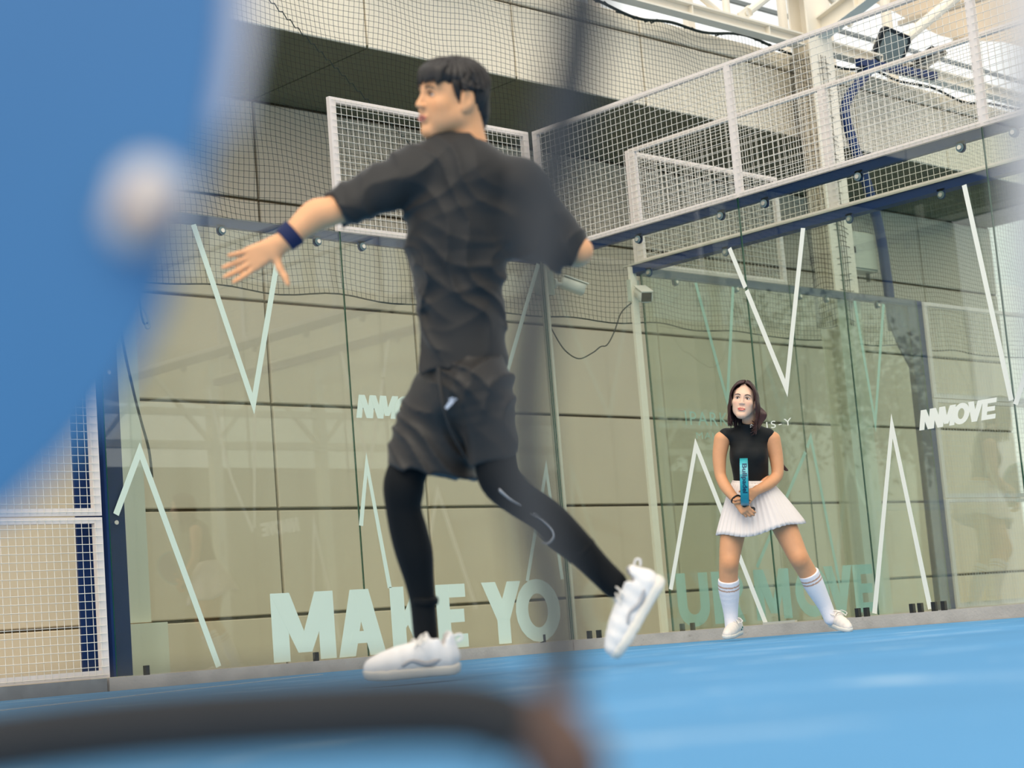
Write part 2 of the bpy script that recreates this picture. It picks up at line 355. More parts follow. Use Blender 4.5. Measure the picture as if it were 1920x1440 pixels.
def top_rail(T, s0, s1, n0, n1, bolts, label, nb, group='navy top rails', cap=False):
    o = empty('top_rail', T((s0+s1)/2, n0, ZB+2.93), label, 'rail', group); og = o.location
    wbox(T, s0, s1, n0, n1, ZB+2.935, ZB+2.998).build('rail', NAVY, o, origin=og)
    if cap: wbox(T, s0-.06, s1, n0-.012, n1, ZB+2.999, ZB+3.012).build('cap_plate', ALU, o, origin=og)
    for s in bolts:
        b = MB(); wbox(T, s-.032, s+.032, n0, n0+.008, ZB+2.905, ZB+2.95, b); disc_mb(T(s, n0, ZB+2.905), np.array(T(0, 1, 0)), .032, .008, 14, b)
        pb = b.build('bolt_tab', NAVY, o, origin=og)
        disc_mb(T(s, nb, ZB+2.905), -np.array(T(0, 1, 0)), .028, .006).build('washer', mat('washer_rubber', (92, 112, 116), .5), pb, origin=og)
        h = disc_mb(T(s, nb-.006*(1), ZB+2.905), -np.array(T(0, 1, 0)), .015, .008).build('bolt_head', CHROME, pb, origin=og)
    return o
TX = frame_axes('x')                             # left side walls, plane Y = 0
TA = lambda s, n, z: (n, -s, z)                  # back wall of the near court, plane X = 0
TB = lambda s, n, z: (GAP+n, -s, z)              # back wall of the far court
g = GAP
# --- near court, left side wall
p1_ = glass_panel(TX, -4, -2, 0, 'glass panel of the left wall next to the navy post, M of MAKE on it', (-3.78, -2.45))
stripe(p1_, TX, -.0005, [(-3.247, ZB+2.925), (-2.848, ZB+1.733), (-2.52, ZB+2.925)], .042, DECALG)
stripe(p1_, TX, -.0005, [(-3.95, ZB+1.00), (-3.753, ZB+1.404), (-3.249, ZB+.011)], .042, DECALG)
letter(p1_, TX, -.001, 'M', -2.81, -2.285, ZB+.006, .455, .30, DECALG)
p2_ = glass_panel(TX, -2, 0, 0, 'glass panel of the left wall behind the man, AKE YO lettered on it', (-1.5, -.3))
stripe(p2_, TX, -.0005, [(-2.22+.225, ZB+.9), (-1.905, ZB+1.333), (-1.775, ZB+.46)], .036, DECALG)
stripe(p2_, TX, -.0005, [(-1.05, ZB+2.925), (-.62, ZB+1.73), (-.03, ZB+2.925)], .036, DECALG)
stripe(p2_, TX, -.0005, [(-.43, ZB+.46), (-.135, ZB+1.31), (-.06, ZB+.46)], .032, DECALG)
letter(p2_, TX, -.001, 'A', -2.262, -1.845, ZB+.006, .455, .30, DECALG)
for ch, a, b in (('K', -1.78, -1.40), ('E', -1.355, -1.07), ('Y', -.905, -.505), ('O', -.575, -.11)):
    letter(p2_, TX, -.001, ch, a, b, ZB+.010, .455, .28, DECALG)
def move_logo(o, T, s0, s1, z0, h, material, n=-.001):
    W = s1-s0; xs = [(0, .19, 'N'), (.13, .32, 'N'), (.25, .47, 'M'), (.44, .66, 'O'), (.63, .83, 'V'), (.82, 1.0, 'E')]
    for i, (a, b, ch) in enumerate(xs): letter(o, T, n-.0004*i, ch, s0+a*W, s0+b*W, z0, h, .30, material, shear=.22)
move_logo(p2_, TX, -1.97, -1.20, ZB+1.66, .165, DECALG)
top_rail(TX, -4, 0, .014, .055, (-3.018, -2.204, -1.799, -.45), 'navy rail along the top of the left glass wall', 0)
mesh_panel(TX, -2.0, 0, .02, ZB+3.0, ZB+4.0, 'white mesh panel above the left glass, behind the man', fb=.058)
for z0, z1, nm in ((0.0, .985, 'lower white mesh fence panel at the far left, beside the navy post'), (.995, 2.99, 'upper white mesh fence panel at the far left, beside the navy post')):
    mesh_panel(TX, -6.05, -4.05, .0, ZB+z0, ZB+z1, nm, fb=.055)
bp = empty('navy_post', (-4.0, .08, 0), 'navy steel post between the left glass and the mesh fence', 'post')
MB().box((-.01, -.062, ZB), (.125, -.05, ZB+3.0)).build('front_flange', NAVY, bp); MB().box((-.01, -.05, ZB), (.005, .14, ZB+3.0)).build('web', NAVY, bp)
MB().box((-.15, .06, ZB), (.005, .075, ZB+3.0)).build('rear_flange', NAVY, bp)
for z in (.95, 1.9, 2.7): disc_mb((.05, -.078, ZB+z), (0, -1, 0), .014, .008).build('bolt', CHROME, bp)
# --- near court, back wall
pa = glass_panel(TA, 0, 2, 0, 'glass panel of the near back wall left of the woman, beside the silver corner post', (.17, .27))
stripe(pa, TA, -.0005, [(1.041, ZB+.302), (1.406, ZB+1.308), (1.883, ZB+.007)], .036, DECALW)
pb_ = glass_panel(TA, 2, 4, 0, 'glass panel of the near back wall with a white logo, right of the woman', (2.656, 2.725, 3.085, 3.147, 3.252, 3.324))
stripe(pb_, TA, -.0005, [(2.004, ZB+2.329), (2.265, ZB+1.591), (2.545, ZB+2.66)], .036, DECALW)
stripe(pa, TA, -.0005, [(1.888, ZB+2.657), (1.996, ZB+2.351)], .034, DECALW)
stripe(pb_, TA, -.0005, [(2.796, ZB+.012), (3.09, ZB+1.215), (3.23, ZB+.011)], .036, DECALW)
stripe(pb_, TA, -.0005, [(3.83, ZB+2.66), (3.985, ZB+1.25)], .034, DECALW)
move_logo(pb_, TA, 3.295, 3.86, ZB+1.155, .128, DECALW)
pc = glass_panel(TA, 4, 6, 0, 'glass panel of the near back wall at the right edge of the picture', (4.3,))
stripe(pc, TA, -.0005, [(4.01, ZB+1.22), (4.30, ZB+1.75), (4.6, ZB+2.66)], .034, DECALW)
top_rail(TA, 0, 6, .014, .055, (.25, 1.03, 1.832, 2.231, 3.033, 3.831, 4.218, 5.0), 'navy rail along the top of the near back wall', 0)
for i, nm in enumerate(('white mesh panel above the near back wall, meeting the corner', 'white mesh panel above the near back wall, in front of the floodlight', 'white mesh panel above the near back wall at the right edge')):
    mesh_panel(TA, 2*i, 2*i+2, .02, ZB+3.0, ZB+4.0, nm, fb=.05, fl=.05 if i == 0 else .028, fr=.028)
tag(MB().box((-.03, -2.16, ZB-.03), (-.004, -1.88, ZB+.012)).build('joint_plate', ALU), 'small grey metal plate on the kerb under the glass joint by the woman', 'plate')
cp = empty('corner_post', (.02, .02, 0), 'slim silver corner post where the left and back glass walls meet', 'post')
MB().box((-.012, .0, ZB-.01), (.028, .012, ZB+2.93)).build('front_strip', ALU, cp); MB().box((.012, -.02, ZB-.01), (.036, .0, ZB+2.93)).build('side_strip', STEELW, cp); MB().box((-.004, .012, ZB-.01), (.012, .03, ZB+2.93)).build('rear_strip', ALU, cp)
# --- far court, side wall (continuing the line of the left wall)
q1 = glass_panel(TX, g, g+2, 0, 'greenish glass panel of the far court side wall, UR lettered on it', ())
q2 = glass_panel(TX, g+2, g+4, 0, 'greenish glass panel of the far court side wall, OVE lettered on it', ())
for ch, a, b, o_ in (('U', 1.245, 1.64, q1), ('R', 1.69, 2.09, q1), ('M', 2.24, 2.72, q1), ('O', 2.79, 3.28, q2), ('V', 3.22, 3.64, q2), ('E', 3.65, 3.95, q2)):
    letter(o_, TX, -.001, ch, a, b, ZB+.03, .43, .27, DECALF)
stripe(q2, TX, -.0005, [(4.126, ZB+2.92), (4.247, ZB+1.767), (4.59, ZB+2.92)], .04, DECALF)
stripe(q2, TX, -.0005, [(3.17, ZB+1.52), (3.237, ZB+1.613), (3.47, ZB+.1)], .036, DECALF)
stripe(q1, TX, -.0005, [(2.30, ZB+.48), (3.14, ZB+1.48)], .036, DECALF)
stripe(q1, TX, -.0005, [(2.35, ZB+2.92), (2.12, ZB+1.9), (1.85, ZB+2.92)], .036, DECALF)
top_rail(TX, g, g+4, .014, .055, (1.6, 2.4, 3.3, 3.7, 4.5), 'navy rail along the top of the far court side wall', 0)
mesh_panel(TX, g, g+2, .02, ZB+3.0, ZB+4.0, 'white mesh panel above the far court side wall, behind the near mesh', fb=.058)
for z0, z1, nm in ((0.0, 1.05, 'lowest white mesh fence panel of the far court, seen through glass at right'), (1.06, 2.03, 'middle white mesh fence panel of the far court, behind the white logo'), (2.04, 2.99, 'top white mesh fence panel of the far court, right of the navy gusset')):
    mesh_panel(TX, g+4.12, g+6.6, .0, ZB+z0, ZB+z1, nm, fb=.05)
# --- far court, back wall
def text_mesh(o, T, n, txt, s0, z0, h, material, spacing=1.0, width=None, name='letter', thick=.0):
    cu = bpy.data.curves.new('txt', 'FONT'); cu.body = txt; cu.size = 1.0; cu.space_character = spacing; cu.offset = thick
    ob = bpy.data.objects.new('txt', cu); COL.objects.link(ob); dg = bpy.context.evaluated_depsgraph_get()
    me = ob.evaluated_get(dg).to_mesh(); v = np.array([tuple(a.co) for a in me.vertices]); f = [tuple(p.vertices) for p in me.polygons]
    ob.to_mesh_clear(); bpy.data.objects.remove(ob); bpy.data.curves.remove(cu)
    v[:, 0] -= v[:, 0].min(); v[:, 1] -= v[:, 1].min(); k = h/v[:, 1].max(); kx = k if width is None else width/v[:, 0].max()
    vv = [np.array(T(s0+a[0]*kx, n, z0+a[1]*k))-np.array(o.location) for a in v]
    return mesh_obj(name, vv, f, material, o)
r1 = glass_panel(TB, 0, 2, 0, 'glass panel of the far back wall, behind the woman, with faint lettering', (.09, .2))
r2 = glass_panel(TB, 2, 4, 0, 'glass panel of the far back wall, right of the woman, second from its corner', ())
r3 = glass_panel(TB, 4, 6, 0, 'glass panel of the far back wall at the right edge', ())
top_rail(TB, -.02, 6, -.11, -.012, (.188, 1.002, 2.195, 2.994), 'deep navy beam of the far back wall with a pale cap plate', -.11, cap=True)
for i, nm in enumerate(('white mesh panel above the far back wall, at its corner', 'white mesh panel above the far back wall, in front of the steel column', 'white mesh panel above the far back wall at the right edge')):
    mesh_panel(TB, 2*i, 2*i+2, -.02, ZB+3.013, ZB+4.0, nm, fb=.05, fl=.07 if i == 0 else .036, fr=.036)
text_mesh(q1, TX, -.001, 'IPARK', 1.55, ZB+1.69, .115, DECALF, 1.15, .56)
text_mesh(q1, TX, -.001, 'MALL', 1.67, ZB+1.575, .055, DECALF, 1.15, .34)
text_mesh(pb_, TA, -.001, 'IS-Y', 2.06, ZB+1.335, .05, DECALW, 1.3, .22)
wp = empty('white_post', (g-.10, 0, 0), 'flat white post standing left of the far back wall', 'post')
MB().box((-.045, -.015, ZB-.02), (.03, .01, ZB+2.99)).build('strip', STEELW, wp)
# ------------------------------------------------------------------ lamp post of the far court
lp = empty('lamp_post', (g+4.0, .06, 0), 'navy lamp post of the far court with gusset plate and two floodlights', 'lamp post'); og = lp.location
def LPB(mb, nm, mt_, sm_=False, par=None): return mb.build(nm, mt_, par or lp, sm_, origin=og)
LPB(MB().box((g+3.87, .02, ZB-.01), (g+4.11, .035, ZB+3.0)).box((g+3.98, .035, ZB-.01), (g+4.0, .16, ZB+3.0)), 'post', NAVY)
LPB(MB().poly([(4.73, .06, ZB+3.0), (5.12, .06, ZB+3.0), (5.14, .06, ZB+2.0), (5.05, .06, ZB+2.30), (4.88, .06, ZB+2.52), (4.74, .06, ZB+2.78)], (0, .02, 0)), 'gusset_plate', NAVY)
pth = spline([(4.84, .09, ZB+2.7), (4.83, .09, ZB+3.2), (4.78, .09, ZB+3.75), (4.62, .09, ZB+4.25), (4.50, .09, ZB+4.55), (4.43, .09, ZB+4.80), (4.52, .09, ZB+4.98), (4.80, .09, ZB+5.22), (5.02, .09, ZB+5.40)], 5)
LPB(MB().tube(pth, .05, 12), 'curved_mast', NAVY, True)
LPB(MB().bar((4.75, .1, ZB+5.37), (6.1, .1, ZB+5.44), .07, .07), 'cross_arm', NAVY)
def floodlight(c, nrm, upv, sz, th):
    nrm = np.array(nrm, float); nrm /= np.linalg.norm(nrm); upv = np.array(upv, float); upv -= nrm*np.dot(upv, nrm); upv /= np.linalg.norm(upv); sd = np.cross(upv, nrm); c = np.array(c, float)
    def rr(s, cut): return [c+sd*a*s+upv*b*s for a, b in ((-1+cut, -1), (1-cut, -1), (1, -1+cut), (1, 1-cut), (1-cut, 1), (-1+cut, 1), (-1, 1-cut), (-1, -1+cut))]
    h = LPB(MB().poly(rr(sz, .2), -nrm*th), 'floodlight', BLACKM)
    LPB(MB().poly([p+nrm*.004 for p in rr(sz*.78, .12)], -nrm*.01), 'lens', mat('lamp_glass', (120, 128, 124), .2, spec=.7), False, h)
    fin = MB()
    for i in range(-3, 4): fin.bar(c-nrm*(th+.02)+sd*sz*.22*i-upv*sz*.7, c-nrm*(th+.02)+sd*sz*.22*i+upv*sz*.7, .012, .05, nrm)
    LPB(fin, 'cooling_fins', BLACKM, False, h)
    LPB(MB().bar(c-nrm*th-sd*sz*1.05, c-nrm*th+sd*sz*1.05, .03, .04, upv).bar(c-nrm*th, c-nrm*(th)-upv*sz*1.1, .05, .03, nrm), 'bracket', ALU, False, h)
floodlight((5.34, .08, ZB+5.60), (-.35, -.85, -.45), (.30, .1, 1), .185, .05)
floodlight((6.02, .1, ZB+5.58), (.25, -.35, -.95), (.3, -.9, .2), .19, .05)
# ------------------------------------------------------------------ steel frame of the roof
SY = .12
sc_ = empty('steel_column', (4.15, .2, 0), 'cream steel column rising between the far court and the parapet', 'column', 'cream roof steelwork'); og = sc_.location
def SB(mb, nm, par, mt_=None): return mb.build(nm, mt_ or STEELW, par, origin=par.location)
SB(MB().box((3.98, .09, 0), (4.34, .11, 7.2)), 'front_flange', sc_); SB(MB().box((3.98, .29, 0), (4.34, .31, 7.2)), 'rear_flange', sc_); SB(MB().box((4.15, .11, 0), (4.17, .29, 7.2)), 'web', sc_)
wrap = MB()
for z in np.arange(ZB+2.7, ZB+5.35, .05):
    rr_ = .25+random.uniform(-.01, .02); wrap.tube([(4.16+rr_*math.cos(t), .24+rr_*.62*math.sin(t), z+.02*math.sin(3*t+z*7)) for t in np.linspace(2.6, 6.4, 12)], .003, 3, False)
for t in np.linspace(2.6, 6.4, 26):
    wrap.tube([(4.16+(.25+.012*math.sin(z*5+t*3))*math.cos(t+.03*math.sin(z*4)), .24+.155*math.sin(t+.03*math.sin(z*4)), z) for z in np.arange(ZB+2.7, ZB+5.35, .12)], .003, 3, False)
tag(wrap.build('wrapped_netting', NETM, sc_, origin=sc_.location), kind='stuff')
def ibeam(name, a, b, h, w_, label, n_st=0):
    o = empty(name, a, label, 'beam', 'cream roof steelwork'); a = np.array(a, float); b = np.array(b, float); t = .018
    up_ = np.array((0, 0, 1.))
    SB(MB().bar(a+up_*(h/2-t/2), b+up_*(h/2-t/2), w_, t), 'top_flange', o); SB(MB().bar(a-up_*(h/2-t/2), b-up_*(h/2-t/2), w_, t), 'bottom_flange', o); SB(MB().bar(a, b, .014, h-2*t), 'web', o)
    d = b-a
    for i in range(n_st):
        p = a+d*(i+.5)/n_st; s_ = np.cross(d/np.linalg.norm(d), up_); SB(MB().bar(p-up_*(h/2-t), p+up_*(h/2-t), w_*.9, .012, d), 'stiffener', o)
    return o
ibeam('roof_beam', (-1.5, .2, ZB+5.487), (4.0, .2, ZB+5.487), .12, .12, 'cream steel beam left of the steel column, above the parapet', 5)
ibeam('roof_beam', (4.3, .2, ZB+5.487), (12.0, .2, ZB+5.487), .12, .12, 'cream steel beam right of the steel column, behind the floodlights', 4)
ibeam('roof_rafter', (4.2, .1, ZB+5.62), (4.2, -2.6, ZB+6.45), .20, .16, 'cream steel rafter running from the column up over the court', 3)
def rod(a, b, r, label, nm='roof_brace', lug=True):
    o = empty(nm, a, label, 'brace', 'cream roof steelwork'); SB(MB().tube([a, b], r, 10), 'tube', o)
    if lug:
        a_ = np.array(a, float); d = np.array(b, float)-a_; d /= np.linalg.norm(d); SB(MB().bar(a_-d*.16, a_+d*.04, .10, .02, (0, 1, 0)), 'end_plate', o); disc_mb(a_-d*.05+np.array((0, -.02, 0)), (0, 1, 0), .022, .045).build('pin', CHROME, o, origin=o.location)
    return o
rod((3.22, .2, ZB+5.64), (4.1, .2, ZB+6.2), .04, 'cream brace tube with pinned end left of the column')
rod((2.80, .2, ZB+5.55), (1.6, .2, ZB+6.05), .03, 'cream brace leaning left above the roof beam', lug=False)
rod((2.90, .2, ZB+5.53), (2.90, .2, ZB+6.5), .035, 'short upright cream tube above the roof beam', lug=False)
rod((4.85, .2, ZB+5.80), (4.3, .2, ZB+6.22), .035, 'cream brace between the column and the rafter', lug=False)
rod((5.3, .4, ZB+5.45), (7.2, .4, ZB+6.6), .06, 'thick cream brace rising right behind the floodlights')
rod((7.02, 1.2, ZB+5.2), (7.02, 1.2, ZB+7.4), .06, 'upright cream tube behind the right-hand roof beam', lug=False)
rod((5.1, 1.2, ZB+5.4), (5.1, 1.2, ZB+7.4), .05, 'upright cream tube behind the square floodlight', lug=False)
# glazed screen beyond the parapet
gs = empty('glazed_screen', (5, 3.2, 5.4), 'pale corrugated translucent screen above the parapet', 'screen'); og = gs.location
v_, f_ = [], []
for i, x in enumerate(np.arange(-3, 16, .06)):
    y = 3.2+.02*(i % 2); v_ += [(x-5, y-3.2, -1), (x-5, y-3.2, 5)]
    if i: k = 2*i; f_.append((k-2, k, k+1, k-1))
mesh_obj('sheet', v_, f_, POLY, gs)
for z in (6.0, 6.7, 7.4, 8.1): MB().box((-3, 3.14, z), (16, 3.18, z+.05)).build('purlin', mat('grey_purlin', (120, 128, 130), .6), gs, origin=og)
for x in (1.5, 4.3, 5.9, 8.6): MB().box((x, 3.12, 5), (x+.12, 3.2, 10)).build('mullion', STEELW, gs, origin=og)
def fabric_mat(name, col, t=.55):
    mt = bpy.data.materials.new(name); mt.use_nodes = True; nt = mt.node_tree; n = nt.nodes; n.remove(n['Principled BSDF']); c = (*srgb(col), 1)
    a = n.new('ShaderNodeBsdfDiffuse'); b = n.new('ShaderNodeBsdfTranslucent'); x = n.new('ShaderNodeMixShader'); nz = n.new('ShaderNodeTexNoise'); nz.inputs['Scale'].default_value = 3
    cr = n.new('ShaderNodeValToRGB'); cr.color_ramp.elements[0].color = (c[0]*.9, c[1]*.9, c[2]*.9, 1); cr.color_ramp.elements[1].color = c; nt.links.new(nz.outputs[0], cr.inputs[0])
    nt.links.new(cr.outputs[0], a.inputs[0]); nt.links.new(cr.outputs[0], b.inputs[0]); x.inputs[0].default_value = t
    nt.links.new(a.outputs[0], x.inputs[1]); nt.links.new(b.outputs[0], x.inputs[2]); nt.links.new(x.outputs[0], n['Material Output'].inputs[0]); return mt
CANOPY = fabric_mat('canopy_fabric', (250, 240, 226), .7)
cn = empty('fabric_canopy', (7, -.2, 6.7), 'beige fabric canopy at the top right corner', 'canopy'); og = cn.location
v_, f_ = [], []; NX, NY = 14, 8
for i in range(NX+1):
    for j in range(NY+1):
        x = 7.2+i*.5; y = -1.8+j*.5; z = ZB+7.05+.10*math.sin(i*.9)+.02*j+.05*math.cos(j*1.4); v_.append((x-7, y+.2, z-6.7))
for i in range(NX):
    for j in range(NY): a = i*(NY+1)+j; f_.append((a, a+1, a+NY+2, a+NY+1))
co = mesh_obj('fabric', v_, f_, CANOPY, cn, True)
sd = co.modifiers.new('thickness', 'SOLIDIFY'); sd.thickness = .01
for x in (7.6, 8.8, 10.0): MB().bar((x, -1.8, ZB+6.98), (x, 2.2, ZB+7.12), .06, .06).build('support_bar', STEELW, cn, origin=og)
# ------------------------------------------------------------------ electrical cabinet, cameras, cable, cord
cb = empty('electrical_cabinet', (4.65, .15, ZB+3.28), 'pale grey electrical cabinet with louvred side, under the navy rail', 'cabinet'); og = cb.location
MB().box((4.36, .165, ZB+3.28), (4.80, .33, ZB+3.66)).build('body', CABINET, cb, origin=og)
dr = MB().box((4.375, .146, ZB+3.30), (4.785, .166, ZB+3.645)).build('door', CABINET, cb, origin=og)
MB().box((4.42, .136, ZB+3.44), (4.435, .147, ZB+3.50)).build('latch', BLACKM, dr, origin=og)
for i in range(9): MB().box((4.348, .18, ZB+3.33+i*.034), (4.362, .31, ZB+3.342+i*.034)).build('louvre', CABINET, cb, origin=og)
for x in (4.45, 4.75): MB().tube([(x, .25, ZB+3.28), (x, .25, ZB+3.20)], .02, 8).build('cable_gland', BLACKM, cb, origin=og)
def cctv(base, d, label, arm):
    base = np.array(base, float); d = np.array(d, float); d /= np.linalg.norm(d); o = empty('security_camera', base, label, 'camera', 'white bullet cameras'); og = o.location
    c0 = base+np.array(arm, float)
    sd_ = np.cross(d, (0, 0, 1)); sd_ /= np.linalg.norm(sd_); u_ = np.cross(sd_, d); b = MB(); L_ = .20; n = 14
    for k, (t, s) in enumerate(((0, .75), (.015, .95), (.12, 1.0), (L_, 1.04))):
        for j in range(n):
            th = 2*math.pi*j/n; cx_, cy_ = math.cos(th), math.sin(th); e = .6
            b.v.append(tuple(c0+d*(t-L_*.35)+s*(.052*sd_*math.copysign(abs(cx_)**e, cx_)+.046*u_*math.copysign(abs(cy_)**e, cy_))))
    for k in range(3):
        for j in range(n): a = k*n+j; a2 = k*n+(j+1) % n; b.f.append((a, a2, a2+n, a+n))
    b.f.append(tuple(range(n))); b.f.append(tuple(range(3*n, 4*n)))
    b.build('housing', CABW, o, True, origin=og)
    e_ = c0+d*(L_*.65)
    MB().bar(e_-d*.004, e_+d*.002, .086, .074, u_).build('front_glass', LENS, o, origin=og)
    MB().bar(c0-d*.06+u_*.052, c0+d*.15+u_*.05, .10, .008, u_).build('sunshield', CABW, o, origin=og)
    MB().tube([base, (base+c0)/2, c0-u_*.03], .016, 8).build('arm', CABW, o, origin=og)
    disc_mb(base, base-c0, .04, .02).build('mount_plate', CABW, o, origin=og); return o, og
c1, og = cctv((.20, .06, ZB+2.80), (.75, -.35, -.30), 'white bullet camera on the silver corner post', (.13, -.02, -.005))
MB().box((.03, .045, ZB+2.70), (.17, .12, ZB+2.90)).build('junction_box', CABINET, c1, origin=og)
c2, og = cctv((g-.10, .0, ZB+2.78), (-.50, -.85, -.45), 'white bullet camera on the flat white post', (-.01, -.09, -.03))
MB().box((g-.16, -.012, ZB+2.70), (g-.04, .02, ZB+2.88)).build('junction_box', CABINET, c2, origin=og)
cpts = spline([(.05, .03, ZB+2.50), (.10, .03, ZB+2.40), (.20, .02, ZB+2.26), (.353, .02, ZB+2.195), (.52, .02, ZB+2.25), (.62, .02, ZB+2.305), (.70, .02, ZB+2.325), (.80, .02, ZB+2.44), (.90, .02, ZB+2.60), (1.02, .0, ZB+2.69)], 6)
tag(MB().tube(cpts, .0055, 6).build('camera_cable', BLACKM, smooth=True), 'thin black cable sagging between the two security cameras', 'cable')
hc = empty('hanging_cord', (-3.5, .3, ZB+2.4), 'dark cord with a metal clip hanging behind the left glass', 'cord'); og = hc.location
MB().tube(spline([(-3.60, .62, SOF+.01), (-3.52, .34, ZB+3.6), (-3.50, .3, ZB+2.43), (-3.45, .3, ZB+2.30)], 6), .007, 6).build('upper_cord', BLACKM, hc, True, origin=og)
MB().tube(spline([(-3.49, .3, ZB+2.42), (-3.455, .3, ZB+2.36), (-3.435, .3, ZB+2.28), (-3.46, .3, ZB+2.27), (-3.475, .3, ZB+2.33)], 6), .009, 6).build('clip', ALU, hc, True, origin=og)
MB().tube(spline([(-3.66, .3, ZB+2.35), (-3.641, .3, ZB+2.131), (-3.58, .3, ZB+1.82), (-3.537, .3, ZB+1.639), (-3.49, .3, ZB+1.45), (-3.477, .3, ZB+1.27)], 6), .009, 6).build('lower_cord', BLACKM, hc, True, origin=og)

# ------------------------------------------------------------------ far side of the hall, seen as reflections in the glass
og_ = (9, -14, 0)
_nrm = lambda v: np.array(v, float)/np.linalg.norm(v)
os_ = empty('opposite_stand', og_, 'fabric-roofed steel stand across the court, reflected in the left glass', 'stand')
def OB(mb, nm, mt_): return mb.build(nm, mt_, os_, origin=og_)
for z, h_ in ((3.50, .12), (4.02, .10), (5.0, .12), (6.1, .14)): OB(MB().bar((-6, -14, z), (20, -14, z+.05), .12, h_), 'rail_beam', STEELW)
tz = MB()
OB(MB().box((-6, -15.2, 0), (20, -15, 3.3)), 'low_wall', mat('opposite_wall', (150, 148, 124), .8, noise=.1, scale=.6))
for i in range(13):
    x = -6+i*2.1; OB(MB().bar((x, -14, 0), (x, -14, 7.2), .16, .16, (1, 0, 0)), 'stand_post', STEELW)
    OB(MB().bar((x, -14, 3.5), (x+1.05, -14, 4.6), .06, .06).bar((x+2.1, -14, 3.5), (x+1.05, -14, 4.6), .06, .06), 'truss_web', STEELW)
vv, ff = [], []
for i in range(131):
    x = -6+i*.2; ed = 4.35-.16*abs(math.sin(i*.42)); vv += [(x-9, -.25, ed), (x-9, .1, 4.9), (x-9, 1.2, 5.9)]
    if i: k = 3*i; ff += [(k-3, k, k+1, k-2), (k-2, k+1, k+2, k-1)]
fo_ = mesh_obj('fabric_roof', vv, ff, CANOPY, os_, True); fo_.modifiers.new('thickness', 'SOLIDIFY').thickness = .01
LEAF = mat('tree_leaf', (66, 84, 48), .8, noise=.3, scale=2); BARK = mat('tree_bark', (84, 70, 56), .9, noise=.2, scale=6)
for ti, (tx, ty, th_, tr) in enumerate(((21.8, -18.5, 5.9, 1.0), (27.9, -22.6, 7.6, 1.2), (25.4, -17.6, 7.8, 1.5), (37.1, -24.5, 10.4, 2.4), (31.8, -18.0, 7.2, 1.6))):
    t_ = empty('tree', (tx, ty, 0), 'leafy tree beyond the far court, '+('lowest and nearest of the reflected row', 'slim one behind the nearest', 'middle one of the reflected row', 'tallest and farthest of the reflected row', 'broad one before the tallest')[ti], 'tree', 'reflected trees')
    rr_ = random.Random(ti); MB().tube([(0, 0, 0), (.1, 0, th_*.45), (.0, .1, th_*.8)], [.2, .14, .05], 8).build('trunk', BARK, t_, True)
    v_, f_ = [], []
    for i in range(1500):
        a = rr_.uniform(0, 6.283); b = rr_.uniform(-1, 1); q = rr_.random()**.45*tr*(1+.35*math.sin(a*3+ti)*math.cos(b*4)); c_ = np.array([q*math.cos(a)*math.sqrt(1-b*b), q*math.sin(a)*math.sqrt(1-b*b), th_-tr*1.15+q*b*1.15])
        d1 = _nrm([rr_.gauss(0, 1) for _ in range(3)])*.13; d2 = _nrm([rr_.gauss(0, 1) for _ in range(3)])*.08; k = len(v_); v_ += [tuple(c_-d1), tuple(c_+d2), tuple(c_+d1), tuple(c_-d2)]; f_.append((k, k+1, k+2, k+3))
    tag(mesh_obj('foliage', v_, f_, LEAF, t_), kind='stuff')
# ------------------------------------------------------------------ figure modelling: distance fields meshed into one skin
def vnoise(p, s, seed=0):                        # smooth value noise on an (n,3) array
    q = p*s+seed*17.3; i = np.floor(q).astype(np.int64); f = q-i; f = f*f*(3-2*f); r = 0
    def hsh(a): 
        h = (a[..., 0]*374761393+a[..., 1]*668265263+a[..., 2]*2147483647+seed*144665) & 0xffffffff
        h = ((h ^ (h >> 13))*1274126177) & 0xffffffff
        return ((h ^ (h >> 16)) & 0xffff)/65535.
    for dx in (0, 1):
        for dy in (0, 1):
            for dz in (0, 1):
                wgt = (f[..., 0] if dx else 1-f[..., 0])*(f[..., 1] if dy else 1-f[..., 1])*(f[..., 2] if dz else 1-f[..., 2])
                r = r+wgt*hsh(i+np.array([dx, dy, dz]))
    return r
A3 = lambda *a: np.array(a, float)
def nrm(v): v = np.array(v, float); return v/np.linalg.norm(v)
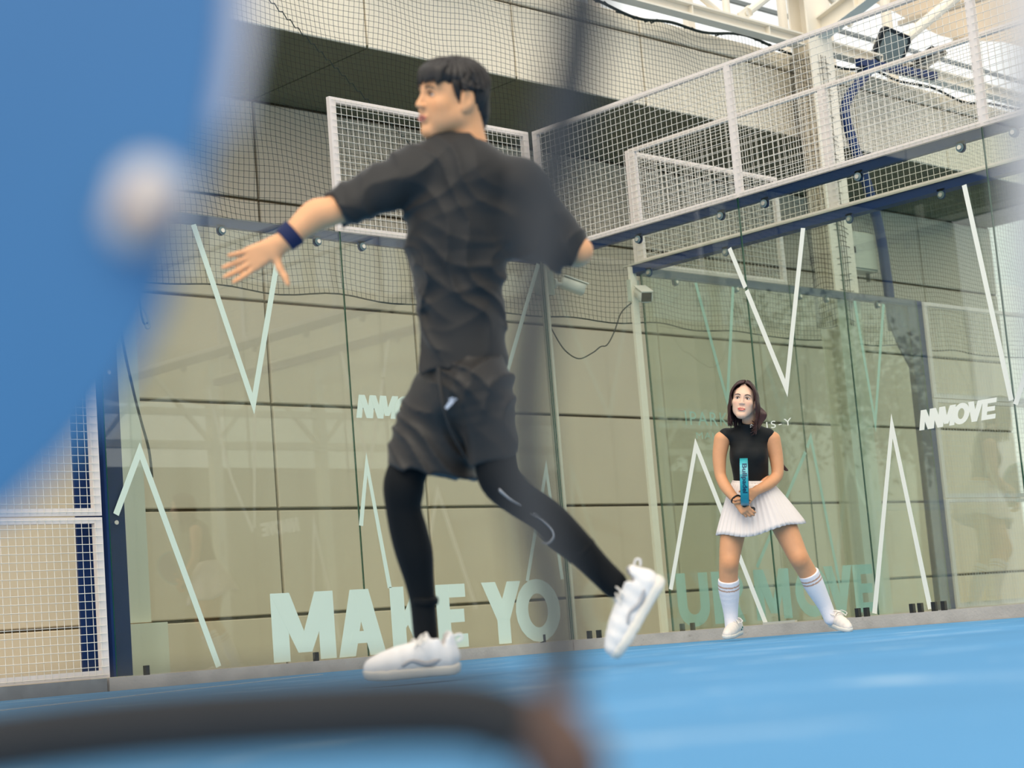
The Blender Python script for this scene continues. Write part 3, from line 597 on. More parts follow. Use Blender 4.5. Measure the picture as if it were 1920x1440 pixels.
class Field:
    def __init__(s, h): s.h = h; s.pr = []
    def cone(s, a, b, ra, rb, k=.02, flat=None, op='u', cuts=()): s.pr.append(('c', A3(*a), A3(*b), ra, rb, k, flat, op, cuts)); return s
    def chain(s, pts, k=.02, flat=None, cuts=()):              # pts: (x,y,z,r)
        s.pr.append(('k', np.array(spline([np.array(q, float) for q in pts], 4)), k, flat, cuts)); return s
    def ell(s, c, r, basis=None, k=.02, op='u', cuts=()): s.pr.append(('e', A3(*c), A3(*r), np.eye(3) if basis is None else np.array(basis, float), k, op, cuts)); return s
    def ball(s, c, r, k=.02, op='u'): return s.ell(c, (r, r, r), None, k, op)
    def mesh(s, disp=None, clip=None):
        h = s.h; los, his = [], []
        for p in s.pr:
            if p[0] == 'k': m_ = p[1][:, 3].max(); los.append(p[1][:, :3].min(0)-m_); his.append(p[1][:, :3].max(0)+m_)
            elif p[0] == 'c': m_ = max(p[3], p[4]); los.append(np.minimum(p[1], p[2])-m_); his.append(np.maximum(p[1], p[2])+m_)
            else: m_ = max(p[2]); los.append(p[1]-m_); his.append(p[1]+m_)
        lo = np.min(los, 0)-4*h; hi = np.max(his, 0)+4*h
        N = np.ceil((hi-lo)/h).astype(int)+1; D = np.full(N, .5, np.float32)
        for p, l_, h_ in zip(s.pr, los, his):
            if p[0] == 'k': k, op, cuts = p[2], 'u', p[4]
            else: k = p[5] if p[0] == 'c' else p[4]; op = p[7] if p[0] == 'c' else p[5]; cuts = p[8] if p[0] == 'c' else p[6]
            i0 = np.maximum(((l_-k-3*h-lo)/h).astype(int), 0); i1 = np.minimum(((h_+k+3*h-lo)/h).astype(int)+2, N)
            g_ = np.stack(np.meshgrid(*[lo[a]+h*np.arange(i0[a], i1[a]) for a in range(3)], indexing='ij'), -1)
            def seg(g_, a, b, ra, rb, fl):
                ba = b-a; L2 = ba@ba+1e-12
                t = np.clip(((g_-a)@ba)/L2, 0, 1); v = g_-a-t[..., None]*ba
                if fl is not None: n_ = nrm(fl[0]); v = v+n_*((v@n_)*(1/fl[1]-1))[..., None]
                return np.sqrt((v*v).sum(-1))-(ra+(rb-ra)*t)
            if p[0] == 'k':                      # a limb: hard union of its short segments, so joints do not bulge
                d = np.full(g_.shape[:3], .5, np.float32); og_i = i0; Q = p[1]
                for a_, b_ in zip(Q[:-1], Q[1:]):
                    rr_ = max(a_[3], b_[3])+k+3*h; l2 = np.minimum(a_[:3], b_[:3])-rr_; h2 = np.maximum(a_[:3], b_[:3])+rr_
                    j0 = np.maximum(((l2-lo)/h).astype(int)-i0, 0); j1 = np.minimum(((h2-lo)/h).astype(int)+2-i0, d.shape); ss = tuple(slice(j0[q_], j1[q_]) for q_ in range(3))
                    d[ss] = np.minimum(d[ss], seg(g_[ss], a_[:3], b_[:3], a_[3], b_[3], p[3]))
            elif p[0] == 'c': d = seg(g_, p[1], p[2], p[3], p[4], p[6])
            else:
                q = (g_-p[1])@p[3].T; k0 = np.sqrt(((q/p[2])**2).sum(-1)); k1 = np.sqrt(((q/(p[2]**2))**2).sum(-1))+1e-9; d = k0*(k0-1)/k1
            for pt, nn in cuts: d = np.maximum(d, (g_-np.array(pt, float))@nrm(nn))
            sl_ = tuple(slice(i0[a], i1[a]) for a in range(3)); o = D[sl_]
            if op == 'u': hh = np.maximum(k-np.abs(o-d), 0)/k; D[sl_] = np.minimum(o, d)-hh*hh*k*.25
            else: d = -d; hh = np.maximum(k-np.abs(o-d), 0)/k; D[sl_] = np.maximum(o, d)+hh*hh*k*.25
        if disp is not None or clip is not None:
            band = np.argwhere(np.abs(D) < (.05 if clip is not None else .03)); pts = lo+band*h
            dv = D[tuple(band.T)]
            if disp is not None: dv = dv+disp(pts)
            if clip is not None: dv = np.maximum(dv, clip(pts))
            D[tuple(band.T)] = dv
        return surface_nets(D, lo, h)
def surface_nets(D, lo, h):
    S = D < 0; nx, ny, nz = D.shape
    c = np.zeros((nx-1, ny-1, nz-1), np.int8)
    for dx in (0, 1):
        for dy in (0, 1):
            for dz in (0, 1): c += S[dx:nx-1+dx, dy:ny-1+dy, dz:nz-1+dz]
    act = (c > 0) & (c < 8); idx = np.full(act.shape, -1, np.int64); cells = np.argwhere(act); idx[tuple(cells.T)] = np.arange(len(cells))
    acc = np.zeros((len(cells), 3)); cnt = np.zeros(len(cells))
    corners = [(a, b, d) for a in (0, 1) for b in (0, 1) for d in (0, 1)]
    for a in corners:
        for ax in range(3):
            if a[ax]: continue
            b = list(a); b[ax] = 1
            va = D[cells[:, 0]+a[0], cells[:, 1]+a[1], cells[:, 2]+a[2]]; vb = D[cells[:, 0]+b[0], cells[:, 1]+b[1], cells[:, 2]+b[2]]
            mk = (va < 0) != (vb < 0); t = np.where(mk, va/np.where(mk, va-vb, 1), 0)
            pos = np.tile(np.array(a, float), (len(cells), 1)); pos[:, ax] += t
            acc[mk] += pos[mk]; cnt[mk] += 1
    V = lo+h*(cells+acc/cnt[:, None]); F = []
    for ax in range(3):
        sl0 = [slice(None)]*3; sl1 = [slice(None)]*3; sl0[ax] = slice(0, -1); sl1[ax] = slice(1, None)
        e = np.argwhere(S[tuple(sl0)] != S[tuple(sl1)]); a1, a2 = (ax+1) % 3, (ax+2) % 3
        ok = (e[:, a1] > 0) & (e[:, a2] > 0) & (e[:, a1] < D.shape[a1]-1) & (e[:, a2] < D.shape[a2]-1); e = e[ok]
        def id_(o1, o2):
            q = e.copy(); q[:, a1] += o1; q[:, a2] += o2; return idx[tuple(q.T)]
        f = np.stack([id_(-1, -1), id_(0, -1), id_(0, 0), id_(-1, 0)], 1); ins = S[tuple(e.T)]
        f[~ins] = f[~ins][:, ::-1]; F.append(f)
    return V, np.concatenate(F)
class Figure:                                    # working frame: x right, y up, z towards the photographer, metres at distance D0
    def __init__(s, D0, foot, name, label, cat='person'):
        s.D0 = D0; s.org = CAM+FW*D0; loc = s.W(s.L(*foot)); s.e = empty(name, loc, label, cat); s.loc = np.array(s.e.location)
    def L(s, px, py, dz=0.): d = s.D0-dz; return A3((px-960)*d/FPX, (720-py)*d/FPX, dz)
    def Lr(s, px, py, dz, r): return (*s.L(px, py, dz), r)
    def W(s, p): p = np.asarray(p, float); return s.org+p[..., 0:1]*RT+p[..., 1:2]*UP-p[..., 2:3]*FW if p.ndim > 1 else s.org+p[0]*RT+p[1]*UP-p[2]*FW
    def add(s, name, V, F, material, parent=None, label=None, col=None, smooth=True):
        v = s.W(np.asarray(V))-s.loc; o = big_mesh(name, v, np.asarray(F), material, parent or s.e, smooth)
        if label: o['label'] = label
        if col is not None:
            ca = o.data.color_attributes.new('tone', 'FLOAT_COLOR', 'POINT'); c4 = np.ones((len(v), 4), np.float32); c4[:, :3] = col; ca.data.foreach_set('color', c4.ravel())
        return o
    def mb(s, name, mb, material, parent=None, smooth=True, label=None):
        mb.v = [tuple(s.W(np.array(a))-s.loc) for a in mb.v]; o = mb.build(name, material, parent or s.e, smooth)
        if label: o['label'] = label
        return o
def basis_from(f, u):                            # rows: right, up, forward of a head or shoe frame
    f = nrm(f); u = np.array(u, float); u = nrm(u-f*(u@f)); return np.stack([np.cross(u, f), u, f])
def merge(*ms):
    V, F, n = [], [], 0
    for v, f in ms: V.append(v); F.append(f+n); n += len(v)
    return np.concatenate(V), np.concatenate(F)
def head_field(fld, c, Bm, s=1.0, ears=True, female=False):
    T = lambda x, y, z: np.array(c)+(A3(x, y, z)*s)@Bm
    E = lambda p, r, k=.02, op='u': fld.ell(T(*p), np.array(r)*s, Bm, k*s, op)
    E((0, .032, -.018), (.074, .088, .096)); E((0, -.022, .022), (.064 if not female else .059, .088, .070), .03)
    jw = .048 if not female else .039
    for sg in (-1, 1):
        fld.cone(T(sg*jw, -.058, .0), T(sg*.012, -.104, .062), .026*s, .021*s, .02*s)
        E((sg*.042, -.022, .056), (.024, .022, .024), .02)
        if ears:
            E((sg*.080, -.006, -.020), (.011, .033, .021), .006); E((sg*.091, -.004, -.015), (.007, .020, .011), .005, 's'); E((sg*.079, -.034, -.010), (.008, .012, .010), .006)
    E((0, -.103, .068), (.022, .016, .018), .02)
    for sg in (-1, 1): E((sg*(.034 if not female else .030), -.060, .040), (.030, .038, .034) if not female else (.024, .034, .032), .03)
    fld.cone(T(-.032, .030, .070), T(.032, .030, .070), (.011 if female else .014)*s, (.011 if female else .014)*s, .03*s)
    fld.cone(T(0, .018, .080 if female else .083), T(0, -.027, .099 if female else .106), .006*s, (.0085 if female else .0095)*s, .012*s)
    for sg in (-1, 1):
        E((sg*.010, -.031, .093 if female else .099), (.0075 if female else .009, .0065, .010), .008); E((sg*.0065, -.039, .103), (.004, .003, .006), .004, 's')
        E((sg*.032, .004, .092), (.018, .011, .014), .014, 's'); E((sg*.032, .003, .071), (.017, .013, .013), .006)
    fld.cone(T(-.016, -.062, .086), T(.016, -.062, .086), .0062*s, .0062*s, .008*s); fld.cone(T(-.013, -.073, .085), T(.013, -.073, .085), .0075*s, .0075*s, .008*s)
    if not female: E((0, -.0672, .097), (.017, .0014, .008), .003, 's')
    return T
def hand_field(fld, wr, d, side, n, s=1.0, curl=(30, 35, 40, 45), thumb=(.6, .5, .2), spread=.08, thumb_bend=25, k=.006):
    d = nrm(d); side = np.array(side, float); side = nrm(side-d*(side@d)); n = nrm(np.array(n, float)-d*(np.dot(n, d))-side*np.dot(n, side)); wr = np.array(wr, float)
    fld.cone(wr-d*.03*s, wr+d*.02*s, .026*s, .026*s, .015*s, (n, .75))
    lens = [(.043, .026, .020), (.048, .030, .021), (.044, .028, .020), (.034, .021, .018)]; rad = [.0088, .0090, .0086, .0076]
    for i in range(4):
        o = (.028-.0185*i)*s; kn = wr+d*(.092-.004*abs(i-1))*s+side*o
        fld.cone(wr+d*.012*s+side*o*.6, kn, .0155*s, .0115*s, .012*s)
        a = 0.; p = kn; dd = nrm(d+side*spread*(1.5-i))
        for j, ln in enumerate(lens[i]):
            a += math.radians(curl[i]*(.8, 1.0, .7)[j]); v = dd*math.cos(a)+n*math.sin(a); q = p+v*ln*s
            fld.cone(p, q, rad[i]*s*(1-.08*j), rad[i]*s*(.93-.1*j), k*s); p = q
    tb = wr+d*.022*s+side*.024*s; t1 = tb+nrm(d*thumb[0]+side*thumb[1]+n*thumb[2])*.042*s
    fld.cone(wr+d*.01*s+side*.012*s, tb, .016*s, .0145*s, .012*s); fld.cone(tb, t1, .0135*s, .0105*s, .008*s)
    ca = math.radians(thumb_bend); v = nrm(d*(thumb[0]+math.sin(ca))+side*(thumb[1])*math.cos(ca)+n*thumb[2]); t2 = t1+v*.030*s
    fld.cone(t1, t2, .0103*s, .0095*s, .006*s); fld.cone(t2, t2+nrm(v+d*.2)*.024*s, .0095*s, .0075*s, .005*s)
def lock(mb, pts, r0, r1, n=6, flat=.55, out=None):  # a tapering tuft of hair along a curve
    P = spline(pts, 4); m_ = len(P); i0 = len(mb.v)
    for k, p in enumerate(P):
        t = P[min(k+1, m_-1)]-P[max(k-1, 0)]; t = t/(np.linalg.norm(t)+1e-9)
        o = np.array(out if out is not None else (0, 0, 1), float); o = o-t*(o@t); o = o/(np.linalg.norm(o)+1e-9); b = np.cross(t, o); u = k/(m_-1)
        rr = (r0+(r1-r0)*u**1.4)*(.55+.45*min(1, u*5))
        for j in range(n): th = 2*math.pi*j/n; mb.v.append(tuple(p+rr*(math.cos(th)*b+flat*math.sin(th)*o)))
    for k in range(m_-1):
        for j in range(n): a = i0+k*n+j; b = i0+k*n+(j+1) % n; mb.f.append((a, b, b+n, a+n))
    mb.f.append(tuple(i0+j for j in range(n))[::-1]); mb.f.append(tuple(i0+(m_-1)*n+j for j in range(n)))
SKIN_M = mat('skin_light', (236, 196, 166), .5, noise=.05, scale=30, sss=.12, attr='tone', spec=.35)
EYEW = mat('eye_white', (212, 202, 196), .35); IRIS = mat('eye_iris', (34, 22, 18), .15); BROW = mat('brow_hair', (42, 30, 26), .8)
def face_bits(fig, T, Bm, s, lip, brow_mat, HV, par=None, gaze=(0, 0), eye_h=.0074, zb=0.):
    o0 = np.array(T(0, 0, 0)); HV = (np.asarray(HV)-o0)@Bm.T/s
    def zs(x, y, lift=.0005):
        q = HV[(np.abs(HV[:, 0]-x) < .005) & (np.abs(HV[:, 1]-y) < .004) & (HV[:, 2] > .02)]; return T(x, y, (q[:, 2].max() if len(q) else .08)+lift)
    def sph(c, r, name, mt_, par_, seg=12):
        v, f = [], []
        for i in range(seg//2+1):
            for j in range(seg):
                a = math.pi*i/(seg//2); b = 2*math.pi*j/seg; p = np.array([r[0]*math.sin(a)*math.cos(b), r[1]*math.cos(a), r[2]*math.sin(a)*math.sin(b)])*s; v.append(np.array(c)+p@Bm)
        for i in range(seg//2):
            for j in range(seg): a = i*seg+j; b = i*seg+(j+1) % seg; f.append((a, b, b+seg, a+seg))
        return fig.add(name, v, f, mt_, par_)
    for sg in (-1, 1):
        e = sph(T(sg*.032, .003, .0755), (.0155, eye_h, .0100), 'eye', EYEW, par)
        sph(T(sg*.032+gaze[0], .0035+gaze[1], .0822), (.0068, min(.0070, eye_h), .0040), 'iris', IRIS, e)
        mb = MB(); lock(mb, [T(sg*.0165, .0035, .0815), T(sg*.026, .0112, .0870), T(sg*.038, .0112, .0852), T(sg*.0485, .0035, .0755)], .0021*s, .0012*s, 5, .8); fig.mb('eyelash_line', mb, BROW, par)
        mb = MB(); lock(mb, [zs(sg*.014, .0235), zs(sg*.028, .0285), zs(sg*.040, .0280), zs(sg*.0515, .0235)], .0034*s, .0014*s, 5, .5); fig.mb('eyebrow', mb, brow_mat, par)
    up_ = MB(); lock(up_, [zs(-.0235, -.0660), zs(-.016, -.0630), zs(-.0075, -.0608), zs(0, -.0622), zs(.0075, -.0608), zs(.016, -.0630), zs(.0235, -.0660)], .0040*s, .0022*s, 6, .6); fig.mb('upper_lip', up_, lip, par)
    lo_ = MB(); lock(lo_, [zs(-.0215, -.0672), zs(-.014, -.0710), zs(-.006, -.0732), zs(0, -.0736), zs(.006, -.0732), zs(.014, -.0710), zs(.0215, -.0672)], .0050*s, .0024*s, 6, .6); fig.mb('lower_lip', lo_, lip, par)
def shoe(fig, heel, toe_dir, up_dir, L=.29, wid=.098, side_name='shoe', mats=None, lace=True, ank=None, sole_h=.030):
    # frame: u along the foot to the toe, v up, w across
    u = nrm(toe_dir); v = np.array(up_dir, float); v = nrm(v-u*(u@v)); w_ = np.cross(u, v); h0 = np.array(heel, float); k = L/.29
    T = lambda a, b, c=0.: h0+u*a*k+v*b*k+w_*c*k
    e = fig.e; up_m, so_m, la_m, ac_m = mats
    f = Field(.006)
    f.chain([(*T(.045, .045), .040*k), (*T(.11, .045), .038*k), (*T(.20, .038), .043*k), (*T(.252, .030), .032*k)], .03*k, None, [(T(0, .018), -v)])
    f.cone(T(.045, .05), T(.052, .098), .040*k, .036*k, .02*k, (u, 1.15)); f.cone(T(.095, .075), T(.17, .052), .032*k, .030*k, .03*k); f.cone(T(.082, .095), T(.094, .118), .018*k, .012*k, .01*k, (u, .5))
    f.cone(T(.055, .085), T(.058, .16), .030*k, .034*k, .008*k, None, 's')
    V, F = f.mesh(lambda p: .0012*np.sin(((p-h0)@u)*160)*(np.abs((p-h0)@w_) > .015)); b_ = fig.add(side_name, V, F, up_m)
    f = Field(.006)
    f.chain([(*T(.042, .018), .046*k), (*T(.11, .018), .042*k), (*T(.20, .018), .049*k), (*T(.248, .022), .038*k)], .02*k, None, [(T(0, .030), v), (T(0, -.0), -v)])
    V, F = f.mesh(); fig.add('sole', V, F, so_m, b_)
    if lace:
        mb = MB()
        for i in range(5):
            a = .105+.020*i; hh = .112-.0115*i
            mb.tube([T(a, hh-.012, -.026), T(a+.004, hh+.002, -.012), T(a+.004, hh+.004, .0), T(a+.004, hh+.002, .012), T(a, hh-.012, .026)], .0032*k, 5)
        for sg in (-1, 1): mb.tube(spline([T(.10, .118, 0), T(.098, .125, sg*.03), T(.105, .108, sg*.062), T(.118, .096, sg*.045), T(.105, .114, sg*.004)], 5), .0030*k, 5); mb.tube(spline([T(.10, .118, 0), T(.115, .115, sg*.02), T(.135, .09, sg*.045)], 5), .0028*k, 5)
        fig.mb('laces', mb, la_m, b_)
    if ac_m is not None:
        mb = MB(); mb.tube(spline([T(.004, .088), T(-.012, .098), T(-.006, .110), T(.012, .106)], 5), .0036*k, 6); fig.mb('pull_tab', mb, up_m, b_)
        for sg in (-1, 1):
            mb = MB(); lock(mb, [T(.06, .050, sg*.043), T(.10, .040, sg*.042), T(.145, .052, sg*.044), T(.175, .040, sg*.046)], .008*k, .004*k, 6, .4, w_); fig.mb('side_stripe', mb, ac_m, b_)
    return T, b_
# ------------------------------------------------------------------ the man striding left in black
def skin_tone(n, base): return np.tile(np.array(srgb(base)), (n, 1))
M = Figure(5.62, (800, 1268, 0), 'person', 'man in black T-shirt, shorts and leggings striding left, looking over his left shoulder')
L, Lr = M.L, M.Lr
SHIRT = mat('charcoal_cotton', (37, 36, 36), .62, noise=.10, scale=3, bump=.12, bscale=250, sheen=.12, spec=.38)
SHORTM = mat('black_nylon', (35, 33, 32), .52, noise=.10, scale=4, bump=.12, bscale=120, sheen=.08, spec=.4)
LEGM = mat('black_leggings', (14, 17, 20), .7, noise=.08, scale=6, sheen=.03, spec=.15)
HAIRM = mat('black_hair', (36, 31, 29), .5, noise=.25, scale=40, spec=.5)
LIPM = mat('lip_rose', (196, 116, 104), .45)
WHITESHOE = mat('white_mesh_shoe', (232, 228, 226), .6, noise=.05, scale=20, bump=.15, bscale=180)
SOLEM = mat('white_rubber', (226, 220, 210), .6, noise=.04, scale=10)
LACEM = mat('white_lace', (230, 224, 216), .7); GREYACC = mat('grey_overlay', (176, 174, 176), .5)
# head and neck
hb = basis_from((-.86, -.02, .50), (.10, 1, .06)); hc_ = L(843, 183, .0)
fh = Field(.0036); TH = head_field(fh, hc_, hb, .985)
fh.chain([Lr(862, 205, -.01, .060), Lr(872, 248, -.02, .058), Lr(880, 300, -.02, .066)], .03)
Vh, Fh = fh.mesh()
# arms and hand
fa = Field(.0055)
fa.chain([Lr(765, 318, .03, .056), Lr(655, 382, .09, .045), Lr(618, 397, .115, .044), Lr(590, 405, .12, .047), Lr(548, 440, .14, .033), Lr(527, 456, .145, .028)], .02)
hand_field(fa, L(522, 460, .146), L(470, 487, .15)-L(522, 460, .146), (.25, -1, .0), (.1, .1, 1), 1.0, (18, 16, 14, 22), (.15, 1.0, .25), .10, -14)
fa.chain([Lr(975, 345, -.03, .056), Lr(1070, 455, -.06, .046), Lr(1085, 472, -.07, .044), Lr(1072, 478, -.16, .038), Lr(1045, 470, -.30, .028)], .02)
hand_field(fa, L(1040, 468, -.315), (-.3, .0, -1), (.2, 1, 0), (-1, 0, .3), 1.0, (60, 62, 64, 66), (.6, .5, .5))
fa.chain([Lr(870, 330, -.01, .10), Lr(868, 640, -.01, .10)], .02)
Va, Fa = fa.mesh()
V, F = merge((Vh, Fh), (Va, Fa)); tone = skin_tone(len(V), (232, 172, 126))
hl = (V-hc_)@hb.T/.985; cheek = np.exp(-(((np.abs(hl[:, 0])-.045)/.02)**2+((hl[:, 1]+.03)/.022)**2+((hl[:, 2]-.06)/.03)**2))
tone[:len(Vh)] *= 1; tone += cheek[:, None]*np.array([.03, -.05, -.05])
body = M.add('body', V, F, SKIN_M, col=tone)
face_bits(M, TH, hb, .985, LIPM, BROW, Vh, gaze=(.001, 0), eye_h=.0050)
mo = MB(); lock(mo, [TH(-.016, -.0672, .084), TH(0, -.0680, .0935), TH(.016, -.0672, .084)], .0040, .0024, 6, .6); M.mb('open_mouth', mo, mat('mouth_dark', (70, 32, 30), .6), smooth=True)
# hair: cap plus tufts
fc = Field(.0050)
Eh = lambda p, r, k=.02: fc.ell(TH(*p), np.array(r)*.985, hb, k)
Eh((0, .052, -.022), (.084, .076, .104)); Eh((0, .014, -.066), (.076, .080, .060)); Eh((0, .068, .045), (.066, .044, .050)); fc.cone(TH(0, -.05, -.085), TH(0, -.105, -.080), .048, .036, .03)
def hair_clip(p):
    q = (p-hc_)@hb.T/.985
    front = (q[:, 2]-.004)*1.0+np.maximum(0, (.052+.012*np.sin(q[:, 0]*150)-q[:, 1]))*-0
    fringe = .046+.008*np.sin(q[:, 0]*170)
    cut_face = np.where(q[:, 2] > .006, fringe-q[:, 1], -1)          # no hair below the fringe on the face
    cut_ear = np.where((q[:, 2] <= .006) & (q[:, 2] > -.045), .014-q[:, 1], -1)
    return np.maximum(cut_face, cut_ear)
def hair_disp(p):
    q = (p-hc_)@hb.T; a = np.arctan2(q[:, 0], q[:, 2]); return .0035*np.sin(a*26+6*vnoise(p, 22, 3))+.006*(vnoise(p, 30, 5)-.5)
V, F = fc.mesh(hair_disp, hair_clip); hair = M.add('hair', V, F, HAIRM)
mb = MB(); rnd = random.Random(4)
for i in range(46):                              # fringe falling over the forehead
    a = -1.45+2.9*i/45; x0 = .055*math.sin(a); z0 = .035+.035*math.cos(a); ln = rnd.uniform(.046, .064)
    top = TH(x0*.8, .108-.02*abs(a)*.4, z0*.8); mid = TH(x0*1.18, .084, z0+.022); end = TH(x0*1.22+rnd.uniform(-.006, .006), .093-ln, z0+.026)
    lock(mb, [top, mid, end], .0088, .0014, 6, .55, (top-TH(0, 0, 0)))
for i in range(90):                              # crown, sides and nape
    a = rnd.uniform(1.35, 4.93); y0 = rnd.uniform(.03, .112); r_ = .085; c_ = math.sqrt(max(.05, 1-((y0-.03)/.11)**2))
    p0 = TH(r_*math.sin(a)*c_, y0, r_*1.18*math.cos(a)*c_-.02); drop = rnd.uniform(.03, .05)
    yb = y0-drop
    if math.cos(a) > -.55: yb = max(yb, .018)
    p1 = TH(r_*1.10*math.sin(a+.06)*max(c_, .8), (y0+yb)/2, r_*1.22*math.cos(a)*max(c_, .8)-.02); p2 = TH(r_*1.04*math.sin(a+.1)*1.0, yb, r_*1.14*math.cos(a)-.02)
    lock(mb, [p0, p1, p2], .009, .002, 6, .5, (p1-TH(0, .02, -.02)))
for sg in (-1, 1):                               # sideburn in front of the ear
    for j in range(4): lock(mb, [TH(sg*.074, .05, .012+.006*j), TH(sg*.078, .02, .008+.005*j), TH(sg*.074, -.020+.006*j, .006+.003*j)], .007, .0015, 6, .5, (sg*1., 0, 0)@hb if False else hb[0]*sg)
M.mb('hair_tufts', mb, HAIRM, hair)
# shirt
def folds(p, dirs, amp, wob, seed):
    r = 0
    for i, (d, fq) in enumerate(dirs):
        d = nrm(d); s_ = p@d*fq+wob*(vnoise(p, 7, seed+i)-.5)*6; g_ = np.clip(vnoise(p, 4.5, seed+11+i)*1.9-.55, 0, 1)
        r = r+g_*(np.abs(np.sin(s_))**.7-.6)
    return amp*r
fs_ = Field(.0058)
FLATZ = ((0, 0, 1), .80)
fs_.chain([Lr(862, 345, .0, .155), Lr(853, 430, .0, .156), Lr(860, 520, .0, .140), Lr(866, 610, .0, .130), Lr(868, 710, .0, .136)], .03, FLATZ, [(L(868, 692), (.05, -1, 0))])
fs_.cone(L(778, 322, .03), L(972, 345, -.03), .074, .078, .04)
fs_.cone(L(850, 290, 0), L(872, 345, -.01), .074, .115, .05)
dl = nrm(L(625, 398, .11)-L(770, 322, .03)); fs_.cone(L(772, 328, .03), L(618, 400, .113), .086, .062, .035, None, 'u', [(L(630, 395, .11), dl)])
dr_ = nrm(L(1092, 478, -.07)-L(972, 350, -.03)); fs_.cone(L(965, 360, -.03), L(1095, 490, -.07), .092, .060, .04, None, 'u', [(L(1079, 474, -.066), dr_)])
fs_.cone(L(950, 420, -.02), L(1050, 478, -.05), .080, .050, .05, None, 'u', [(L(1079, 474, -.066), dr_)])
fs_.cone(L(872, 240, -.02), L(880, 262, -.02), .060, .062, .012, None, 's')
def shirt_disp(p):
    return folds(p, [((1, .55, 0), 34), ((.75, -1, .2), 28), ((.3, 1, .4), 40)], .0185, 1.0, 2)+.008*(vnoise(p, 11, 9)-.5)
Vs, Fs = fs_.mesh(shirt_disp); sh = M.add('shirt', Vs, Fs, SHIRT)
nb = MB(); n_ = 28; cpt = []
for i in range(n_+1): a = 2*math.pi*i/n_; cpt.append(L(876, 262, -.02)+A3(.064*math.cos(a), -.006-.020*math.cos(a)*0+.012*math.sin(a)*-1*0+.014*math.cos(a)*-1, .064*math.sin(a)))
nb.tube(cpt, .010, 8, False); M.mb('collar', nb, SHIRT, sh)
# shorts
fo = Field(.0065)
fo.cone(L(868, 665, 0), L(870, 730, 0), .106, .124, .03, ((0, 0, 1), .9))
fo.chain([Lr(850, 725, -.07, .112), Lr(820, 800, -.07, .130), Lr(806, 915, -.07, .146)], .04, ((0, 0, 1), .85), [(L(811, 889, -.07), (-.19, -1, .05))])
fo.chain([Lr(900, 725, .06, .100), Lr(915, 800, .06, .082), Lr(928, 885, .06, .070)], .04, None, [(L(925, 863, .06), (.23, -1, 0))])
def short_disp(p): return folds(p, [((.9, .8, 0), 52), ((1, -.25, .3), 44)],   .0150, 1.0, 21)+.003*(vnoise(p, 12, 4)-.5)
V, F = fo.mesh(short_disp); so_ = M.add('shorts', V, F, SHORTM)
sm2 = MB(); sm2.tube(spline([L(822, 688, .10), L(832, 760, .125), L(852, 820, .10), L(884, 872, .06)], 6), .005, 5); M.mb('side_seam', sm2, SHORTM, so_)
lg = MB(); zf = .155
for pts_ in ([(834, 764), (842, 752), (850, 746), (856, 748), (848, 758), (838, 768)], [(840, 748), (848, 745), (858, 748), (852, 752)]):
    lg.poly([L(x, y, .150) for x, y in pts_], (0, 0, .004))
M.mb('shorts_logo', lg, mat('pale_print', (176, 184, 200), .5), so_, False)
# leggings
fl_ = Field(.0060)
fl_.chain([Lr(840, 740, -.07, .085), Lr(784, 845, -.06, .062), Lr(762, 890, -.055, .062), Lr(757, 916, -.05, .063), Lr(757, 955, -.055, .055), Lr(767, 1000, -.065, .058), Lr(777, 1040, -.072, .057), Lr(785, 1085, -.08, .046), Lr(792, 1130, -.085, .039), Lr(799, 1200, -.085, .037)], .025)
fl_.chain([Lr(905, 740, .06, .080), Lr(925, 850, .06, .063), Lr(936, 898, .06, .061), Lr(968, 930, .055, .057), Lr(1022, 966, .045, .055), Lr(1057, 1001, .04, .054), Lr(1090, 1032, .035, .047), Lr(1122, 1066, .03, .043), Lr(1150, 1094, .03, .042)], .025)
V, F = fl_.mesh(lambda p: .003*(vnoise(p, 9, 3)-.5)); lgs = M.add('leggings', V, F, LEGM)
PRINT = mat('reflective_print', (190, 192, 198), .4)
mb = MB(); mb.tube(spline([L(935, 918, .127), L(955, 936, .122), L(975, 948, .116)], 5), .004, 5, r1=.0015); mb.tube(spline([L(997, 962, .114), L(1018, 974, .108), L(1036, 992, .100), L(1040, 1006, .097), L(1030, 1018, .094), L(1018, 1016, .096)], 5), .0032, 5); M.mb('legging_print', mb, PRINT, lgs)
for (a, b, r_) in ((L(796, 1118, -.082), L(795, 1132, -.083), .0440), (L(1086, 1028, .035), L(1094, 1037, .034), .0490)):
    f1 = Field(.005); f1.cone(a, b, r_, r_, .004, None, 'u', [(a, a-b), (b, b-a)]); V, F = f1.mesh(); M.add('sock_cuff', V, F, LEGM, lgs)
# wristband
wbn = Field(.004); wa, wb2 = L(553, 434, .138), L(533, 451, .143); wbn.cone(wa, wb2, .042, .038, .006, None, 'u', [(wa, wa-wb2), (wb2, wb2-wa)]); V, F = wbn.mesh(); M.add('wristband', V, F, mat('navy_terry', (28, 38, 78), .9, bump=.3, bscale=300))
# shoes
MS = (WHITESHOE, SOLEM, LACEM, GREYACC)
shoe(M, L(862, 1258, -.08), L(682, 1273, -.03)-L(862, 1258, -.08), (.08, 1, .04), .300, mats=MS)
shoe(M, L(1247, 1087, .02), L(1160, 1235, .05)-L(1247, 1087, .02), (-.86, .50, .10), .285, mats=MS)
